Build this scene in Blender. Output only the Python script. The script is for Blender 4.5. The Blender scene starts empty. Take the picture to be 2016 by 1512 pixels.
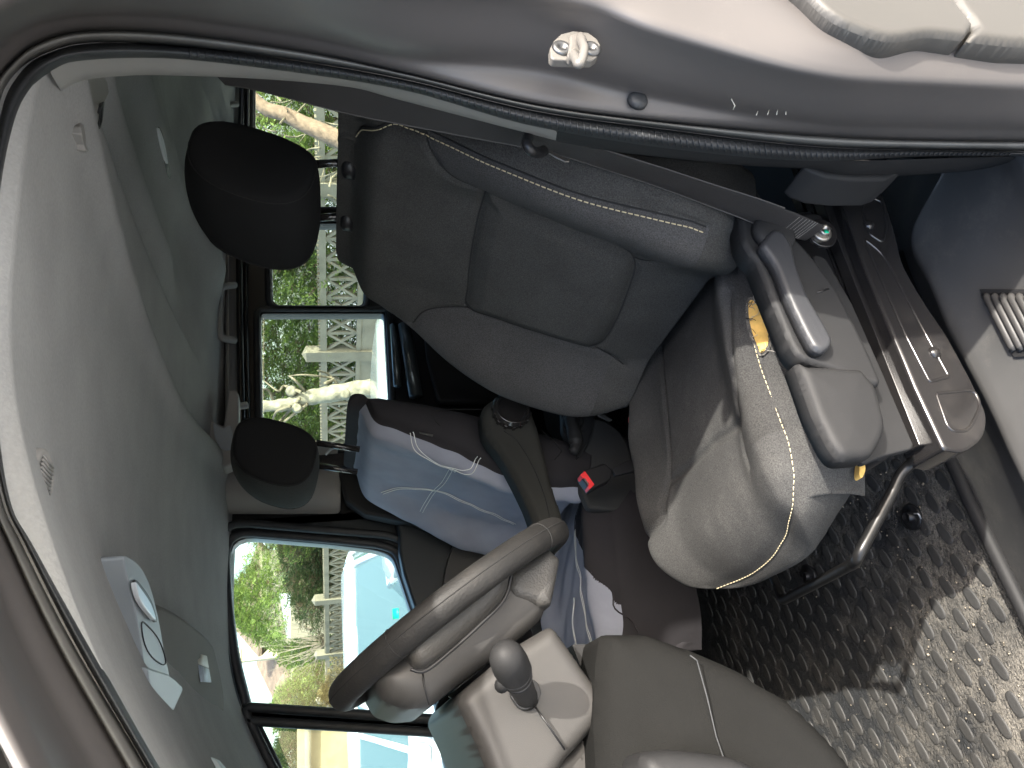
import bpy, bmesh, math, random
import numpy as np
from mathutils import Vector, Matrix
rnd = random.Random(7)
scene = bpy.context.scene
G = -1.7          # ground height below the camera

# ---------------------------------------------------------------- camera
# metres; camera stands beside the open left door of the van, phone turned on its side
# x = towards the rear of the van, y = across the cab, z = up, ground at z = -1.5
F = 1480.0
Xc = np.array([545 - 1008, 2956, -F]); Yc = np.array([640 - 1008, -814, -F])
Xc = Xc / np.linalg.norm(Xc); Yc = Yc / np.linalg.norm(Yc)
_d = Xc @ Yc
_x = Xc - _d / 2 * Yc; _y = Yc - _d / 2 * Xc
Xc = _x / np.linalg.norm(_x); Yc = _y / np.linalg.norm(_y)
Yc = Yc - (Xc @ Yc) * Xc; Yc /= np.linalg.norm(Yc)
Zc = np.cross(Xc, Yc)
RM = np.array([Xc, Yc, Zc])
cam_d = bpy.data.cameras.new('camera'); cam = bpy.data.objects.new('camera', cam_d)
scene.collection.objects.link(cam)
cam.matrix_world = Matrix(RM.tolist()).to_4x4()
cam_d.sensor_width = 36; cam_d.lens = F / 2016 * 36
cam_d.clip_start = 0.02; cam_d.clip_end = 600
scene.camera = cam

# ---------------------------------------------------------------- light
SUN = Vector((0.30, -0.95, 0.74)).normalized()          # towards the sun
el = math.asin(SUN.z); az = math.atan2(SUN.x, SUN.y)
world = bpy.data.worlds.new("World"); scene.world = world; world.use_nodes = True
wn = world.node_tree; wn.nodes.clear()
sky = wn.nodes.new('ShaderNodeTexSky'); sky.sky_type = 'NISHITA'; sky.sun_disc = False
sky.sun_elevation = el; sky.sun_rotation = az; sky.dust_density = 3.0; sky.air_density = 1.0
bg = wn.nodes.new('ShaderNodeBackground'); bg.inputs[1].default_value = 0.15
wo = wn.nodes.new('ShaderNodeOutputWorld')
wn.links.new(sky.outputs[0], bg.inputs[0]); wn.links.new(bg.outputs[0], wo.inputs[0])
sl = bpy.data.lights.new('sun', 'SUN'); sl.energy = 2.0; sl.angle = math.radians(0.8); sl.color = (1, 0.95, 0.87)
so = bpy.data.objects.new('sun', sl); scene.collection.objects.link(so)
so.rotation_euler = (-SUN).to_track_quat('-Z', 'Y').to_euler()
scene.view_settings.view_transform = 'Standard'; scene.view_settings.look = 'None'
scene.view_settings.gamma = 1; scene.view_settings.exposure = 2.45
scene.render.engine = 'CYCLES'
scene.cycles.max_bounces = 10; scene.cycles.diffuse_bounces = 6; scene.cycles.transparent_max_bounces = 24

# ---------------------------------------------------------------- helpers
def ray(px, py): return RM @ np.array([px - 1008.0, -(py - 756.0), -F])
def H(px, py, ax, val):
    v = ray(px, py); return v * (val / v[ax])
def HY(px, py, y): return H(px, py, 1, y)
def HZ(px, py, z): return H(px, py, 2, z)
def at(px, py, d): return ray(px, py) / F * d
def HP(px, py, P, n):
    v = ray(px, py); return v * ((np.array(P) @ n) / (v @ n))
def sm(a, b, x):
    t = np.clip((np.asarray(x, float) - a) / (b - a), 0, 1); return t * t * (3 - 2 * t)
def interp(keys, x): return np.interp(x, [k[0] for k in keys], [k[1] for k in keys])
def sinterp(keys, x):
    """smooth (monotone-ish) interpolation through keys"""
    xs = np.array([k[0] for k in keys], float); ys = np.array([k[1] for k in keys], float)
    m = np.gradient(ys, xs); x = np.clip(np.asarray(x, float), xs[0], xs[-1])
    i = np.clip(np.searchsorted(xs, x) - 1, 0, len(xs) - 2)
    h = xs[i + 1] - xs[i]; t = (x - xs[i]) / h
    return ((2*t**3-3*t**2+1)*ys[i] + (t**3-2*t**2+t)*h*m[i] + (-2*t**3+3*t**2)*ys[i+1] + (t**3-t**2)*h*m[i+1])
def crs(pts, n=8, cyc=False):
    P = [np.array(p, float) for p in pts]; out = []
    N = len(P); rng = range(N if cyc else N - 1)
    for i in rng:
        p0 = P[(i - 1) % N] if (cyc or i > 0) else 2 * P[0] - P[1]
        p1 = P[i]; p2 = P[(i + 1) % N]
        p3 = P[(i + 2) % N] if (cyc or i + 2 < N) else 2 * P[-1] - P[-2]
        for k in range(n):
            t = k / n
            out.append(0.5 * ((2*p1) + (-p0+p2)*t + (2*p0-5*p1+4*p2-p3)*t*t + (-p0+3*p1-3*p2+p3)*t**3))
    if not cyc: out.append(P[-1])
    return out
def resample(pts, n):
    P = np.array(pts, float); d = np.r_[0, np.cumsum(np.linalg.norm(np.diff(P, axis=0), axis=1))]
    s = np.linspace(0, d[-1], n); return np.stack([np.interp(s, d, P[:, k]) for k in range(P.shape[1])], 1)

def thing(name, label, cat, loc, group=None):
    o = bpy.data.objects.new(name, None); scene.collection.objects.link(o)
    o.location = loc; o.empty_display_size = 0.1
    o['label'] = label; o['category'] = cat
    if group: o['group'] = group
    return o
def rootloc(p):
    v = Vector((0, 0, 0))
    while p is not None: v += p.location; p = p.parent
    return v
def obj(name, verts, faces, mats, parent=None, smooth=True, fm=None, label=None, bevel=0, seg=3, sub=0, solid=0, weld=False):
    L = rootloc(parent)
    me = bpy.data.meshes.new(name)
    me.from_pydata([(float(v[0]) - L.x, float(v[1]) - L.y, float(v[2]) - L.z) for v in verts], [], [tuple(f) for f in faces])
    if not isinstance(mats, (list, tuple)): mats = [mats]
    for m in mats: me.materials.append(m)
    if fm is not None:
        for p, i in zip(me.polygons, fm): p.material_index = i
    if weld:
        bm = bmesh.new(); bm.from_mesh(me); bmesh.ops.remove_doubles(bm, verts=bm.verts, dist=1e-5)
        bmesh.ops.recalc_face_normals(bm, faces=bm.faces); bm.to_mesh(me); bm.free()
    for p in me.polygons: p.use_smooth = smooth
    me.update()
    o = bpy.data.objects.new(name, me); scene.collection.objects.link(o)
    if parent is not None: o.parent = parent
    if label: o['label'] = label
    if solid:
        m = o.modifiers.new('solid', 'SOLIDIFY'); m.thickness = solid; m.offset = 0
    if bevel:
        m = o.modifiers.new('bevel', 'BEVEL'); m.width = bevel; m.segments = seg; m.limit_method = 'ANGLE'
        m.angle_limit = math.radians(35); m.harden_normals = True
    if sub:
        m = o.modifiers.new('sub', 'SUBSURF'); m.levels = sub; m.render_levels = sub
    return o
def fixnormals(o):
    bm = bmesh.new(); bm.from_mesh(o.data); bmesh.ops.recalc_face_normals(bm, faces=bm.faces); bm.to_mesh(o.data); bm.free(); return o
def tagtop(o, label=None, cat=None, group=None, kind=None):
    if label: o['label'] = label
    if cat: o['category'] = cat
    if group: o['group'] = group
    if kind: o['kind'] = kind
    return o
def grid(rows, cyc_u=False, cyc_v=False, off=0):
    R, C = len(rows), len(rows[0]); V = [p for r in rows for p in r]; Fc = []
    for i in range(R if cyc_v else R - 1):
        for j in range(C if cyc_u else C - 1):
            a = i * C + j; b = i * C + (j + 1) % C; c = ((i + 1) % R) * C + (j + 1) % C; d = ((i + 1) % R) * C + j
            Fc.append((a + off, b + off, c + off, d + off))
    return V, Fc
class MB:
    def __init__(s): s.v = []; s.f = []; s.m = []
    def add(s, V, Fc, mi=0):
        o = len(s.v); s.v += [np.array(v, float) for v in V]; s.f += [tuple(i + o for i in f) for f in Fc]; s.m += [mi] * len(Fc)
    def box(s, c, size, M=None, mi=0):
        c = np.array(c, float); V = []
        for sx in (-1, 1):
            for sy in (-1, 1):
                for sz in (-1, 1):
                    p = np.array([sx * size[0] / 2, sy * size[1] / 2, sz * size[2] / 2])
                    if M is not None: p = np.array(M) @ p
                    V.append(c + p)
        s.add(V, [(0, 1, 3, 2), (4, 6, 7, 5), (0, 4, 5, 1), (2, 3, 7, 6), (0, 2, 6, 4), (1, 5, 7, 3)], mi)
    def tube(s, path, r, n=12, cap=True, mi=0, cyc=False, flat=None):
        P = [np.array(p, float) for p in path]; N = len(P)
        rr = r if hasattr(r, '__len__') else [r] * N
        up = None; rows = []
        for i, p in enumerate(P):
            if cyc: t = P[(i + 1) % N] - P[i - 1]
            else: t = P[min(i + 1, N - 1)] - P[max(i - 1, 0)]
            t = t / (np.linalg.norm(t) + 1e-12)
            if up is None:
                a = np.array([0, 0, 1.]) if abs(t[2]) < 0.9 else np.array([1., 0, 0])
                up = a - (a @ t) * t
            else: up = up - (up @ t) * t
            up = up / np.linalg.norm(up); sd = np.cross(t, up)
            rows.append([p + rr[i] * (math.cos(2*math.pi*k/n) * up + math.sin(2*math.pi*k/n) * sd) for k in range(n)])
        V, Fc = grid(rows, cyc_u=True, cyc_v=cyc)
        if cap and not cyc:
            Fc.append(tuple(range(n))[::-1]); Fc.append(tuple(range((N - 1) * n, N * n)))
        s.add(V, Fc, mi)
    def ribbon(s, path, wd, w, th=0.0012, mi=0):
        rows = []
        P = [np.array(p, float) for p in path]
        for i, p in enumerate(P):
            t = P[min(i + 1, len(P) - 1)] - P[max(i - 1, 0)]; t /= np.linalg.norm(t)
            d = np.array(wd[i] if isinstance(wd, list) else wd, float); d = d - (d @ t) * t; d /= np.linalg.norm(d)
            nn = np.cross(t, d) * th
            ww = w[i] if isinstance(w, list) else w
            rows.append([p - d * ww / 2 - nn, p - nn, p + d * ww / 2 - nn, p + d * ww / 2 + nn, p + nn, p - d * ww / 2 + nn])
        V, Fc = grid(rows, cyc_u=True); s.add(V, Fc, mi)
    def lathe(s, c, axis, prof, n=24, mi=0):
        axis = np.array(axis, float); axis /= np.linalg.norm(axis)
        a = np.array([0, 0, 1.]) if abs(axis[2]) < 0.9 else np.array([1., 0, 0])
        u = a - (a @ axis) * axis; u /= np.linalg.norm(u); w = np.cross(axis, u); c = np.array(c, float)
        rows = [[c + axis * h + r * (math.cos(2*math.pi*k/n) * u + math.sin(2*math.pi*k/n) * w) for k in range(n)] for (r, h) in prof]
        V, Fc = grid(rows, cyc_u=True); Fc.append(tuple(range(n))[::-1]); Fc.append(tuple(range((len(prof)-1)*n, len(prof)*n)))
        s.add(V, Fc, mi)
    def build(s, name, mats, parent=None, **k):
        o = obj(name, s.v, s.f, mats, parent, fm=s.m, **k); return fixnormals(o)
def ccw(P2):
    a = 0
    for i in range(len(P2)): a += P2[i][0] * P2[(i+1) % len(P2)][1] - P2[(i+1) % len(P2)][0] * P2[i][1]
    return a > 0
def prism(name, ring, dvec, mats, parent, bevel=0.003, seg=3, smooth=True, **k):
    """closed 3D ring extruded along dvec"""
    R = [np.array(p, float) for p in ring]; N = len(R); d = np.array(dvec, float)
    V = R + [p + d for p in R]
    Fc = [tuple(range(N)), tuple(range(2*N - 1, N - 1, -1))] + [(i, i + N, (i+1) % N + N, (i+1) % N) for i in range(N)]
    o = obj(name, V, Fc, mats, parent, smooth=smooth, bevel=bevel, seg=seg, **k); return fixnormals(o)
def plateY(name, pts, y, th, mats, parent, rnds=0, **k):
    if rnds: pts = crs(pts, rnds, cyc=True)
    return prism(name, [HY(p[0], p[1], y) for p in pts], (0, th, 0), mats, parent, **k)

def softY(name, pts, y, depth, r, m, parent, bulge=0.0, n=150, par_plane=None, **k):
    """outline (photo pixels on the plane y) extruded along y with a generous rounded edge and a slightly domed face"""
    from mathutils.geometry import delaunay_2d_cdt
    pl = y if par_plane is None else par_plane
    Q = np.array([HY(p[0], p[1], pl)[[0, 2]] for p in crs_round(pts, 6)])
    Q = resample(np.vstack([Q, Q[:1]]), n + 1)[:-1]
    lo, hi = Q.min(0), Q.max(0); size = (hi - lo).max(); h = max(min(r / 3.0, size / 40), size / 90)
    gx, gz = np.meshgrid(np.arange(lo[0], hi[0], h), np.arange(lo[1], hi[1], h * .87)); gx = gx + (np.arange(gx.shape[0])[:, None] % 2) * h / 2
    Pn = np.stack([gx.ravel(), gz.ravel()], 1); A = Q; B = np.roll(Q, -1, 0); AB = B - A
    def dist(P):
        t = np.clip(((P[:, None] - A) * AB).sum(-1) / ((AB**2).sum(-1) + 1e-14), 0, 1); return np.linalg.norm(P[:, None] - (A + t[..., None] * AB), axis=-1).min(1)
    Pn = Pn[inside(Pn[:, 0], Pn[:, 1], [tuple(q) for q in Q])]; d = dist(Pn); Pn = Pn[d > h * .35]
    vin = [Vector(q) for q in Q] + [Vector(q) for q in Pn]
    ov, oe, of, _a, _b, _c = delaunay_2d_cdt(vin, [], [list(range(n))], 1, 1e-7)
    O = np.array([(v.x, v.y) for v in ov]); d = dist(O); D = max(size * .22, r)
    dd = np.clip(d, 0, r); off = r - np.sqrt(np.clip(r*r - (r - dd)**2, 0, None)) - bulge * (1 - np.exp(-(d / D)**2))
    V = [(p[0], y + o_, p[1]) for p, o_ in zip(O, off)]; Fc = [tuple(f) for f in of]
    N0 = len(V); V += [(q[0], y + r, q[1]) for q in Q] + [(q[0], y + max(depth, r * 1.2), q[1]) for q in Q]
    Fc += [(N0 + a, N0 + (a+1) % n, N0 + n + (a+1) % n, N0 + n + a) for a in range(n)] + [tuple(range(N0 + n, N0 + 2*n))]
    return obj(name, V, Fc, m, parent, weld=True, **k)
def inside(w, v, poly):
    c = np.zeros_like(w, bool); n = len(poly)
    for i in range(n):
        x1, y1 = poly[i]; x2, y2 = poly[i-1]
        k = ((y1 > v) != (y2 > v)) & (w < (x2-x1) * (v-y1) / ((y2-y1) + 1e-12) + x1); c ^= k
    return c
def crs_round(pts, n=5, r=.28):
    out = []; N = len(pts)
    for i in range(N):
        p0, p1, p2 = np.array(pts[i-1][:2], float), np.array(pts[i][:2], float), np.array(pts[(i+1) % N][:2], float)
        rad = pts[i][2] if len(pts[i]) > 2 else 0
        rad = min(rad, .48 * np.linalg.norm(p1 - p0), .48 * np.linalg.norm(p2 - p1))
        if rad <= 0: out.append(tuple(p1)); continue
        a = p1 + (p0 - p1) / np.linalg.norm(p0 - p1) * rad; b = p1 + (p2 - p1) / np.linalg.norm(p2 - p1) * rad
        for q in range(n + 1):
            t = q / n; out.append(tuple((1-t)**2 * a + 2*t*(1-t) * p1 + t*t * b))
    return out

# ---------------------------------------------------------------- materials
def mat(name, col, rough=0.5, metal=0.0, bump=0, bscale=100, var=0, vscale=8, col2=None, spec=0.5, coat=0, sheen=0, detail=3, bdist=0.001, dust=0, dustcol=(0.35, 0.32, 0.27), dscale=6, weave=0, wscale=900, rvar=0, speck=0, sscale=650):
    m = bpy.data.materials.new(name); m.use_nodes = True; nt = m.node_tree
    b = nt.nodes['Principled BSDF']; L = nt.links
    b.inputs['Base Color'].default_value = (*col, 1); b.inputs['Roughness'].default_value = rough
    b.inputs['Metallic'].default_value = metal; b.inputs['Specular IOR Level'].default_value = spec
    b.inputs['Coat Weight'].default_value = coat; b.inputs['Coat Roughness'].default_value = 0.15
    b.inputs['Sheen Weight'].default_value = sheen; b.inputs['Sheen Roughness'].default_value = 0.5
    tc = nt.nodes.new('ShaderNodeTexCoord'); last = None; csock = None
    def noise(sc, det=3, vec=None):
        n = nt.nodes.new('ShaderNodeTexNoise'); n.inputs['Scale'].default_value = sc; n.inputs['Detail'].default_value = det
        L.new(tc.outputs['Object'] if vec is None else vec, n.inputs['Vector']); return n
    def ramp(sock, a, b_, c0=(0, 0, 0), c1=(1, 1, 1)):
        r = nt.nodes.new('ShaderNodeValToRGB'); r.color_ramp.elements[0].position = a; r.color_ramp.elements[1].position = b_
        r.color_ramp.elements[0].color = (*c0, 1); r.color_ramp.elements[1].color = (*c1, 1); L.new(sock, r.inputs[0]); return r
    if var:
        n = noise(vscale, 6); c2 = col2 if col2 else tuple(min(1, c * (1 + var)) for c in col)
        c1 = col if col2 else tuple(c * (1 - var) for c in col)
        r = ramp(n.outputs[0], 0.32, 0.68, c1, c2); csock = r.outputs[0]
    if dust:
        n = noise(dscale, 10); n.inputs['Roughness'].default_value = 0.75
        r = ramp(n.outputs[0], 0.52, 0.78); mx = nt.nodes.new('ShaderNodeMixRGB'); mul = nt.nodes.new('ShaderNodeMath'); mul.operation = 'MULTIPLY'
        n2 = noise(900, 2); r2 = ramp(n2.outputs[0], 0.45, 0.7)
        ad = nt.nodes.new('ShaderNodeMath'); ad.operation = 'MULTIPLY_ADD'; L.new(r2.outputs[0], ad.inputs[0]); ad.inputs[1].default_value = 0.8; ad.inputs[2].default_value = 0.25
        m2 = nt.nodes.new('ShaderNodeMath'); m2.operation = 'MULTIPLY'; L.new(r.outputs[0], m2.inputs[0]); L.new(ad.outputs[0], m2.inputs[1])
        L.new(m2.outputs[0], mul.inputs[0]); mul.inputs[1].default_value = dust
        L.new(mul.outputs[0], mx.inputs[0])
        if csock: L.new(csock, mx.inputs[1])
        else: mx.inputs[1].default_value = (*col, 1)
        mx.inputs[2].default_value = (*dustcol, 1); csock = mx.outputs[0]
    if speck:
        n = noise(sscale, 3); r = nt.nodes.new('ShaderNodeMapRange'); L.new(n.outputs[0], r.inputs[0]); r.inputs[1].default_value = .3; r.inputs[2].default_value = .7; r.inputs[3].default_value = 1 - speck; r.inputs[4].default_value = 1 + speck
        mm = nt.nodes.new('ShaderNodeVectorMath'); mm.operation = 'SCALE'; L.new(r.outputs[0], mm.inputs['Scale'])
        if csock: L.new(csock, mm.inputs[0])
        else: mm.inputs[0].default_value = col
        csock = mm.outputs[0]
    if csock: L.new(csock, b.inputs['Base Color'])
    if rvar:
        n = noise(12, 6); r = nt.nodes.new('ShaderNodeMapRange'); L.new(n.outputs[0], r.inputs[0]); r.inputs[3].default_value = rough - rvar; r.inputs[4].default_value = rough + rvar
        L.new(r.outputs[0], b.inputs['Roughness'])
    h = None
    if bump:
        n = noise(bscale, detail); bp = nt.nodes.new('ShaderNodeBump'); bp.inputs['Strength'].default_value = bump; bp.inputs['Distance'].default_value = bdist
        L.new(n.outputs[0], bp.inputs['Height']); L.new(bp.outputs[0], b.inputs['Normal']); h = bp
    if weave:
        w1 = nt.nodes.new('ShaderNodeTexWave'); w1.wave_type = 'BANDS'; w1.bands_direction = 'DIAGONAL'; w1.inputs['Scale'].default_value = wscale / 6.28
        L.new(tc.outputs['Object'], w1.inputs[0]); w1.inputs['Distortion'].default_value = 0.6
        w2 = nt.nodes.new('ShaderNodeTexWave'); w2.wave_type = 'BANDS'; w2.bands_direction = 'Y'; w2.inputs['Scale'].default_value = wscale / 6.28; L.new(tc.outputs['Object'], w2.inputs[0])
        ad = nt.nodes.new('ShaderNodeMath'); ad.operation = 'MULTIPLY'; L.new(w1.outputs[1], ad.inputs[0]); L.new(w2.outputs[1], ad.inputs[1])
        bp = nt.nodes.new('ShaderNodeBump'); bp.inputs['Strength'].default_value = weave; bp.inputs['Distance'].default_value = 0.0008
        L.new(ad.outputs[0], bp.inputs['Height'])
        if h: L.new(h.outputs[0], bp.inputs['Normal'])
        L.new(bp.outputs[0], b.inputs['Normal'])
    return m
M = {}
M['head'] = mat('headliner_felt', (0.33, 0.33, 0.318), 0.95, speck=.06, sscale=300, bump=0.5, bscale=500, var=0.07, vscale=9, spec=0.1, sheen=0, bdist=0.0008)
M['beige'] = mat('beige_plastic', (0.27, 0.262, 0.245), 0.6, bump=0.25, bscale=900, var=0.04, bdist=0.0004)
M['lens'] = mat('lamp_lens', (0.75, 0.78, 0.8), 0.12, spec=0.8, bump=0.3, bscale=60)
M['paint'] = mat('taupe_metallic_paint', (0.116, 0.107, 0.102), 0.5, metal=0.45, coat=0.08, var=0.06, vscale=5, bump=0.02, bscale=700, dust=0.22, dscale=9, dustcol=(.3, .28, .25))
M['paint2'] = mat('champagne_outer_paint', (0.068, 0.064, 0.057), 0.6, metal=0.2, coat=0.15, var=0.03)
M['rubber'] = mat('black_rubber', (0.022, 0.024, 0.026), 0.55, bump=0.4, bscale=500, var=0.25, vscale=30)
M['rubber2'] = mat('grey_rubber_lip', (0.10, 0.098, 0.09), 0.5, bump=0.2, bscale=300, var=0.15, vscale=25)
M['dark'] = mat('dark_plastic', (0.020, 0.020, 0.0205), 0.6, spec=.28, bump=0.5, bscale=1100, var=0.12, vscale=10, bdist=0.0004, rvar=.08)
M['darkdust'] = mat('dusty_dark_plastic', (0.068, 0.067, 0.065), 0.55, bump=0.4, bscale=1100, var=0.15, vscale=6, bdist=0.0004, dust=0.5, dscale=5, rvar=.12)
M['grey'] = mat('grey_plastic', (0.045, 0.043, 0.041), 0.48, bump=0.4, bscale=1300, var=0.06, vscale=10, bdist=0.0003, spec=.45)
M['greygrain'] = mat('grained_grey_plastic', (0.048, 0.046, 0.043), 0.5, bump=0.8, bscale=420, var=0.05, bdist=0.001)
M['rim'] = mat('worn_rim_skin', (0.015, 0.0145, 0.014), 0.58, spec=.35, bump=0.8, bscale=350, var=0.2, vscale=20, bdist=0.0007, dust=0.28, dustcol=(.15, .13, .11), dscale=18)
M['black'] = mat('satin_black', (0.012, 0.012, 0.013), 0.4, var=0.1)
M['gloss'] = mat('gloss_black_metal', (0.016, 0.015, 0.015), 0.2, coat=0.6, bump=0.05, bscale=80, dust=0.12, dscale=20)
M['barblack'] = mat('bar_black', (.010,.010,.010), .3, spec=.35)
M['steel'] = mat('cut_steel', (0.35, 0.33, 0.30), 0.35, metal=0.9, bump=0.2, bscale=300)
M['fab'] = mat('charcoal_fabric', (0.054, 0.0525, 0.0495), 0.95, speck=.38, bump=0.9, bscale=800, var=0.10, vscale=14, spec=0.15, sheen=0, bdist=0.0014, dust=0.12, dscale=12, dustcol=(.16,.16,.15))
M['fab2'] = mat('ribbed_charcoal_fabric', (0.072, 0.070, 0.069), 0.92, speck=.38, bump=0.3, bscale=900, var=0.10, vscale=12, spec=0.2, sheen=0, weave=0.9, wscale=2600, dust=0.15, dscale=10, dustcol=(.18,.17,.16))
M['fabworn'] = mat('worn_charcoal_fabric', (0.052, 0.0515, 0.050), 0.95, speck=.38, bump=0.6, bscale=1000, var=0.16, vscale=9, spec=0.15, sheen=0, bdist=0.0006, dust=0.3, dscale=9, dustcol=(.2,.19,.17))
M['fabworn2'] = mat('worn_ribbed_fabric', (0.058, 0.057, 0.055), 0.95, speck=.38, bump=0.3, bscale=900, var=0.14, vscale=9, spec=0.15, sheen=0, weave=0.9, wscale=2600, dust=0.3, dscale=9, dustcol=(.22,.2,.18))
M['fabhead'] = mat('black_headrest_fabric', (0.012, 0.0125, 0.013), 0.9, bump=0.5, bscale=1300, var=0.1, spec=0.15, sheen=0, bdist=0.0005)
M['fabhead2'] = mat('grey_headrest_fabric', (0.045, 0.047, 0.045), 0.95, speck=.38, bump=0.5, bscale=1300, var=0.1, spec=0.15, sheen=0, bdist=0.0005)
M['armfab'] = mat('armrest_fabric', (0.030, 0.030, 0.027), 0.9, bump=0.5, bscale=1300, var=0.1, spec=0.15)
M['cover'] = mat('blue_grey_cover', (0.29, 0.305, 0.36), 0.85, bump=0.35, bscale=30, bdist=0.006, var=0.08, vscale=14, spec=0.2, sheen=0)
M['coverblack'] = mat('black_cover', (0.028, 0.026, 0.028), 0.85, bump=0.35, bscale=25, bdist=0.006, var=0.1, spec=0.2, sheen=0)
M['thread'] = mat('cream_thread', (0.55, 0.47, 0.30), 0.8)
M['wthread'] = mat('white_thread', (0.75, 0.77, 0.74), 0.8)
M['dull'] = mat('dull_thread', (.22, .19, .13), .8)
M['seam'] = mat('seam_shadow_thread', (0.012, 0.012, 0.012), 0.9)
M['foam'] = mat('yellow_foam', (0.72, 0.46, 0.13), 0.95, bump=0.8, bscale=300, var=0.2, vscale=60)
M['fray'] = mat('frayed_lining', (0.35, 0.33, 0.30), 0.95, bump=0.8, bscale=400)
M['belt'] = mat('belt_webbing', (0.034, 0.031, 0.030), 0.6, weave=0.8, wscale=3200, var=0.12, vscale=20, spec=.4)
M['red'] = mat('red_button', (0.75, 0.04, 0.045), 0.35)
M['strike'] = mat('striker_enamel', (0.13, 0.122, 0.11), 0.4, var=0.05)
M['screw'] = mat('screw_steel', (0.13, 0.13, 0.13), 0.35, metal=0.8)
M['green'] = mat('green_mark', (0.0, 0.55, 0.28), 0.5)
M['white'] = mat('white_mark', (0.8, 0.8, 0.8), 0.5)
M['label'] = mat('label_paper', (0.36, 0.43, 0.5), 0.5, var=0.3, vscale=60)
M['label2'] = mat('label_cream', (0.42, 0.41, 0.34), 0.5, var=0.1, vscale=60)
M['greypale'] = mat('pale_blue_grey_plastic', (0.30, 0.33, 0.35), 0.4, bump=0.1, bscale=900)

def floor_mat_material():
    m = bpy.data.materials.new('dirty_rubber_mat'); m.use_nodes = True; nt = m.node_tree; L = nt.links; b = nt.nodes['Principled BSDF']
    tc = nt.nodes.new('ShaderNodeTexCoord')
    mp = nt.nodes.new('ShaderNodeMapping'); mp.inputs['Scale'].default_value = (1, 1.7, 1); L.new(tc.outputs['Object'], mp.inputs[0])
    vo = nt.nodes.new('ShaderNodeTexVoronoi'); vo.feature = 'DISTANCE_TO_EDGE'; vo.inputs['Scale'].default_value = 150; vo.inputs['Randomness'].default_value = 0.25
    L.new(mp.outputs[0], vo.inputs['Vector'])
    r = nt.nodes.new('ShaderNodeValToRGB'); r.color_ramp.elements[0].position = 0.03; r.color_ramp.elements[1].position = 0.25; L.new(vo.outputs[0], r.inputs[0])
    bp = nt.nodes.new('ShaderNodeBump'); bp.inputs['Strength'].default_value = 0.9; bp.inputs['Distance'].default_value = 0.0022; bp.invert = True
    L.new(r.outputs[0], bp.inputs['Height']); L.new(bp.outputs[0], b.inputs['Normal'])
    # dirt: heavier along the door side and in patches, lying on the raised net
    sx = nt.nodes.new('ShaderNodeSeparateXYZ'); L.new(tc.outputs['Object'], sx.inputs[0])
    n = nt.nodes.new('ShaderNodeTexNoise'); n.inputs['Scale'].default_value = 7; n.inputs['Detail'].default_value = 12; n.inputs['Roughness'].default_value = 0.72; L.new(tc.outputs['Object'], n.inputs[0])
    mr = nt.nodes.new('ShaderNodeMapRange'); mr.inputs[1].default_value = 0.42; mr.inputs[2].default_value = 0.0; mr.inputs[3].default_value = 0.0; mr.inputs[4].default_value = 0.22; L.new(sx.outputs['Y'], mr.inputs[0])
    a = nt.nodes.new('ShaderNodeMath'); a.operation = 'ADD'; L.new(n.outputs[0], a.inputs[0]); L.new(mr.outputs[0], a.inputs[1])
    r2 = nt.nodes.new('ShaderNodeValToRGB'); r2.color_ramp.elements[0].position = 0.50; r2.color_ramp.elements[1].position = 0.86; L.new(a.outputs[0], r2.inputs[0])
    n3 = nt.nodes.new('ShaderNodeTexNoise'); n3.inputs['Scale'].default_value = 420; n3.inputs['Detail'].default_value = 4; L.new(tc.outputs['Object'], n3.inputs[0])
    r3 = nt.nodes.new('ShaderNodeValToRGB'); r3.color_ramp.elements[0].position = 0.35; r3.color_ramp.elements[1].position = 0.65; L.new(n3.outputs[0], r3.inputs[0])
    inv = nt.nodes.new('ShaderNodeMath'); inv.operation = 'MULTIPLY_ADD'; L.new(r.outputs[0], inv.inputs[0]); inv.inputs[1].default_value = -0.75; inv.inputs[2].default_value = 1.0
    m1 = nt.nodes.new('ShaderNodeMath'); m1.operation = 'MULTIPLY'; L.new(r2.outputs[0], m1.inputs[0]); L.new(inv.outputs[0], m1.inputs[1])
    m2 = nt.nodes.new('ShaderNodeMath'); m2.operation = 'MULTIPLY'; L.new(m1.outputs[0], m2.inputs[0])
    m3 = nt.nodes.new('ShaderNodeMath'); m3.operation = 'MULTIPLY_ADD'; L.new(r3.outputs[0], m3.inputs[0]); m3.inputs[1].default_value = 0.7; m3.inputs[2].default_value = 0.35; L.new(m3.outputs[0], m2.inputs[1])
    mx = nt.nodes.new('ShaderNodeMixRGB'); L.new(m2.outputs[0], mx.inputs[0]); mx.inputs[1].default_value = (0.024, 0.026, 0.028, 1); mx.inputs[2].default_value = (0.33, 0.305, 0.26, 1)
    L.new(mx.outputs[0], b.inputs['Base Color']); b.inputs['Roughness'].default_value = 0.65; b.inputs['Specular IOR Level'].default_value = 0.35
    return m
M['mat'] = floor_mat_material()
M['stud'] = mat('rubber_stud', (0.038, 0.038, 0.037), 0.65, bump=0.5, bscale=300, var=0.3, vscale=8, dust=0.3, dustcol=(.2, .18, .15), dscale=14)
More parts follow.
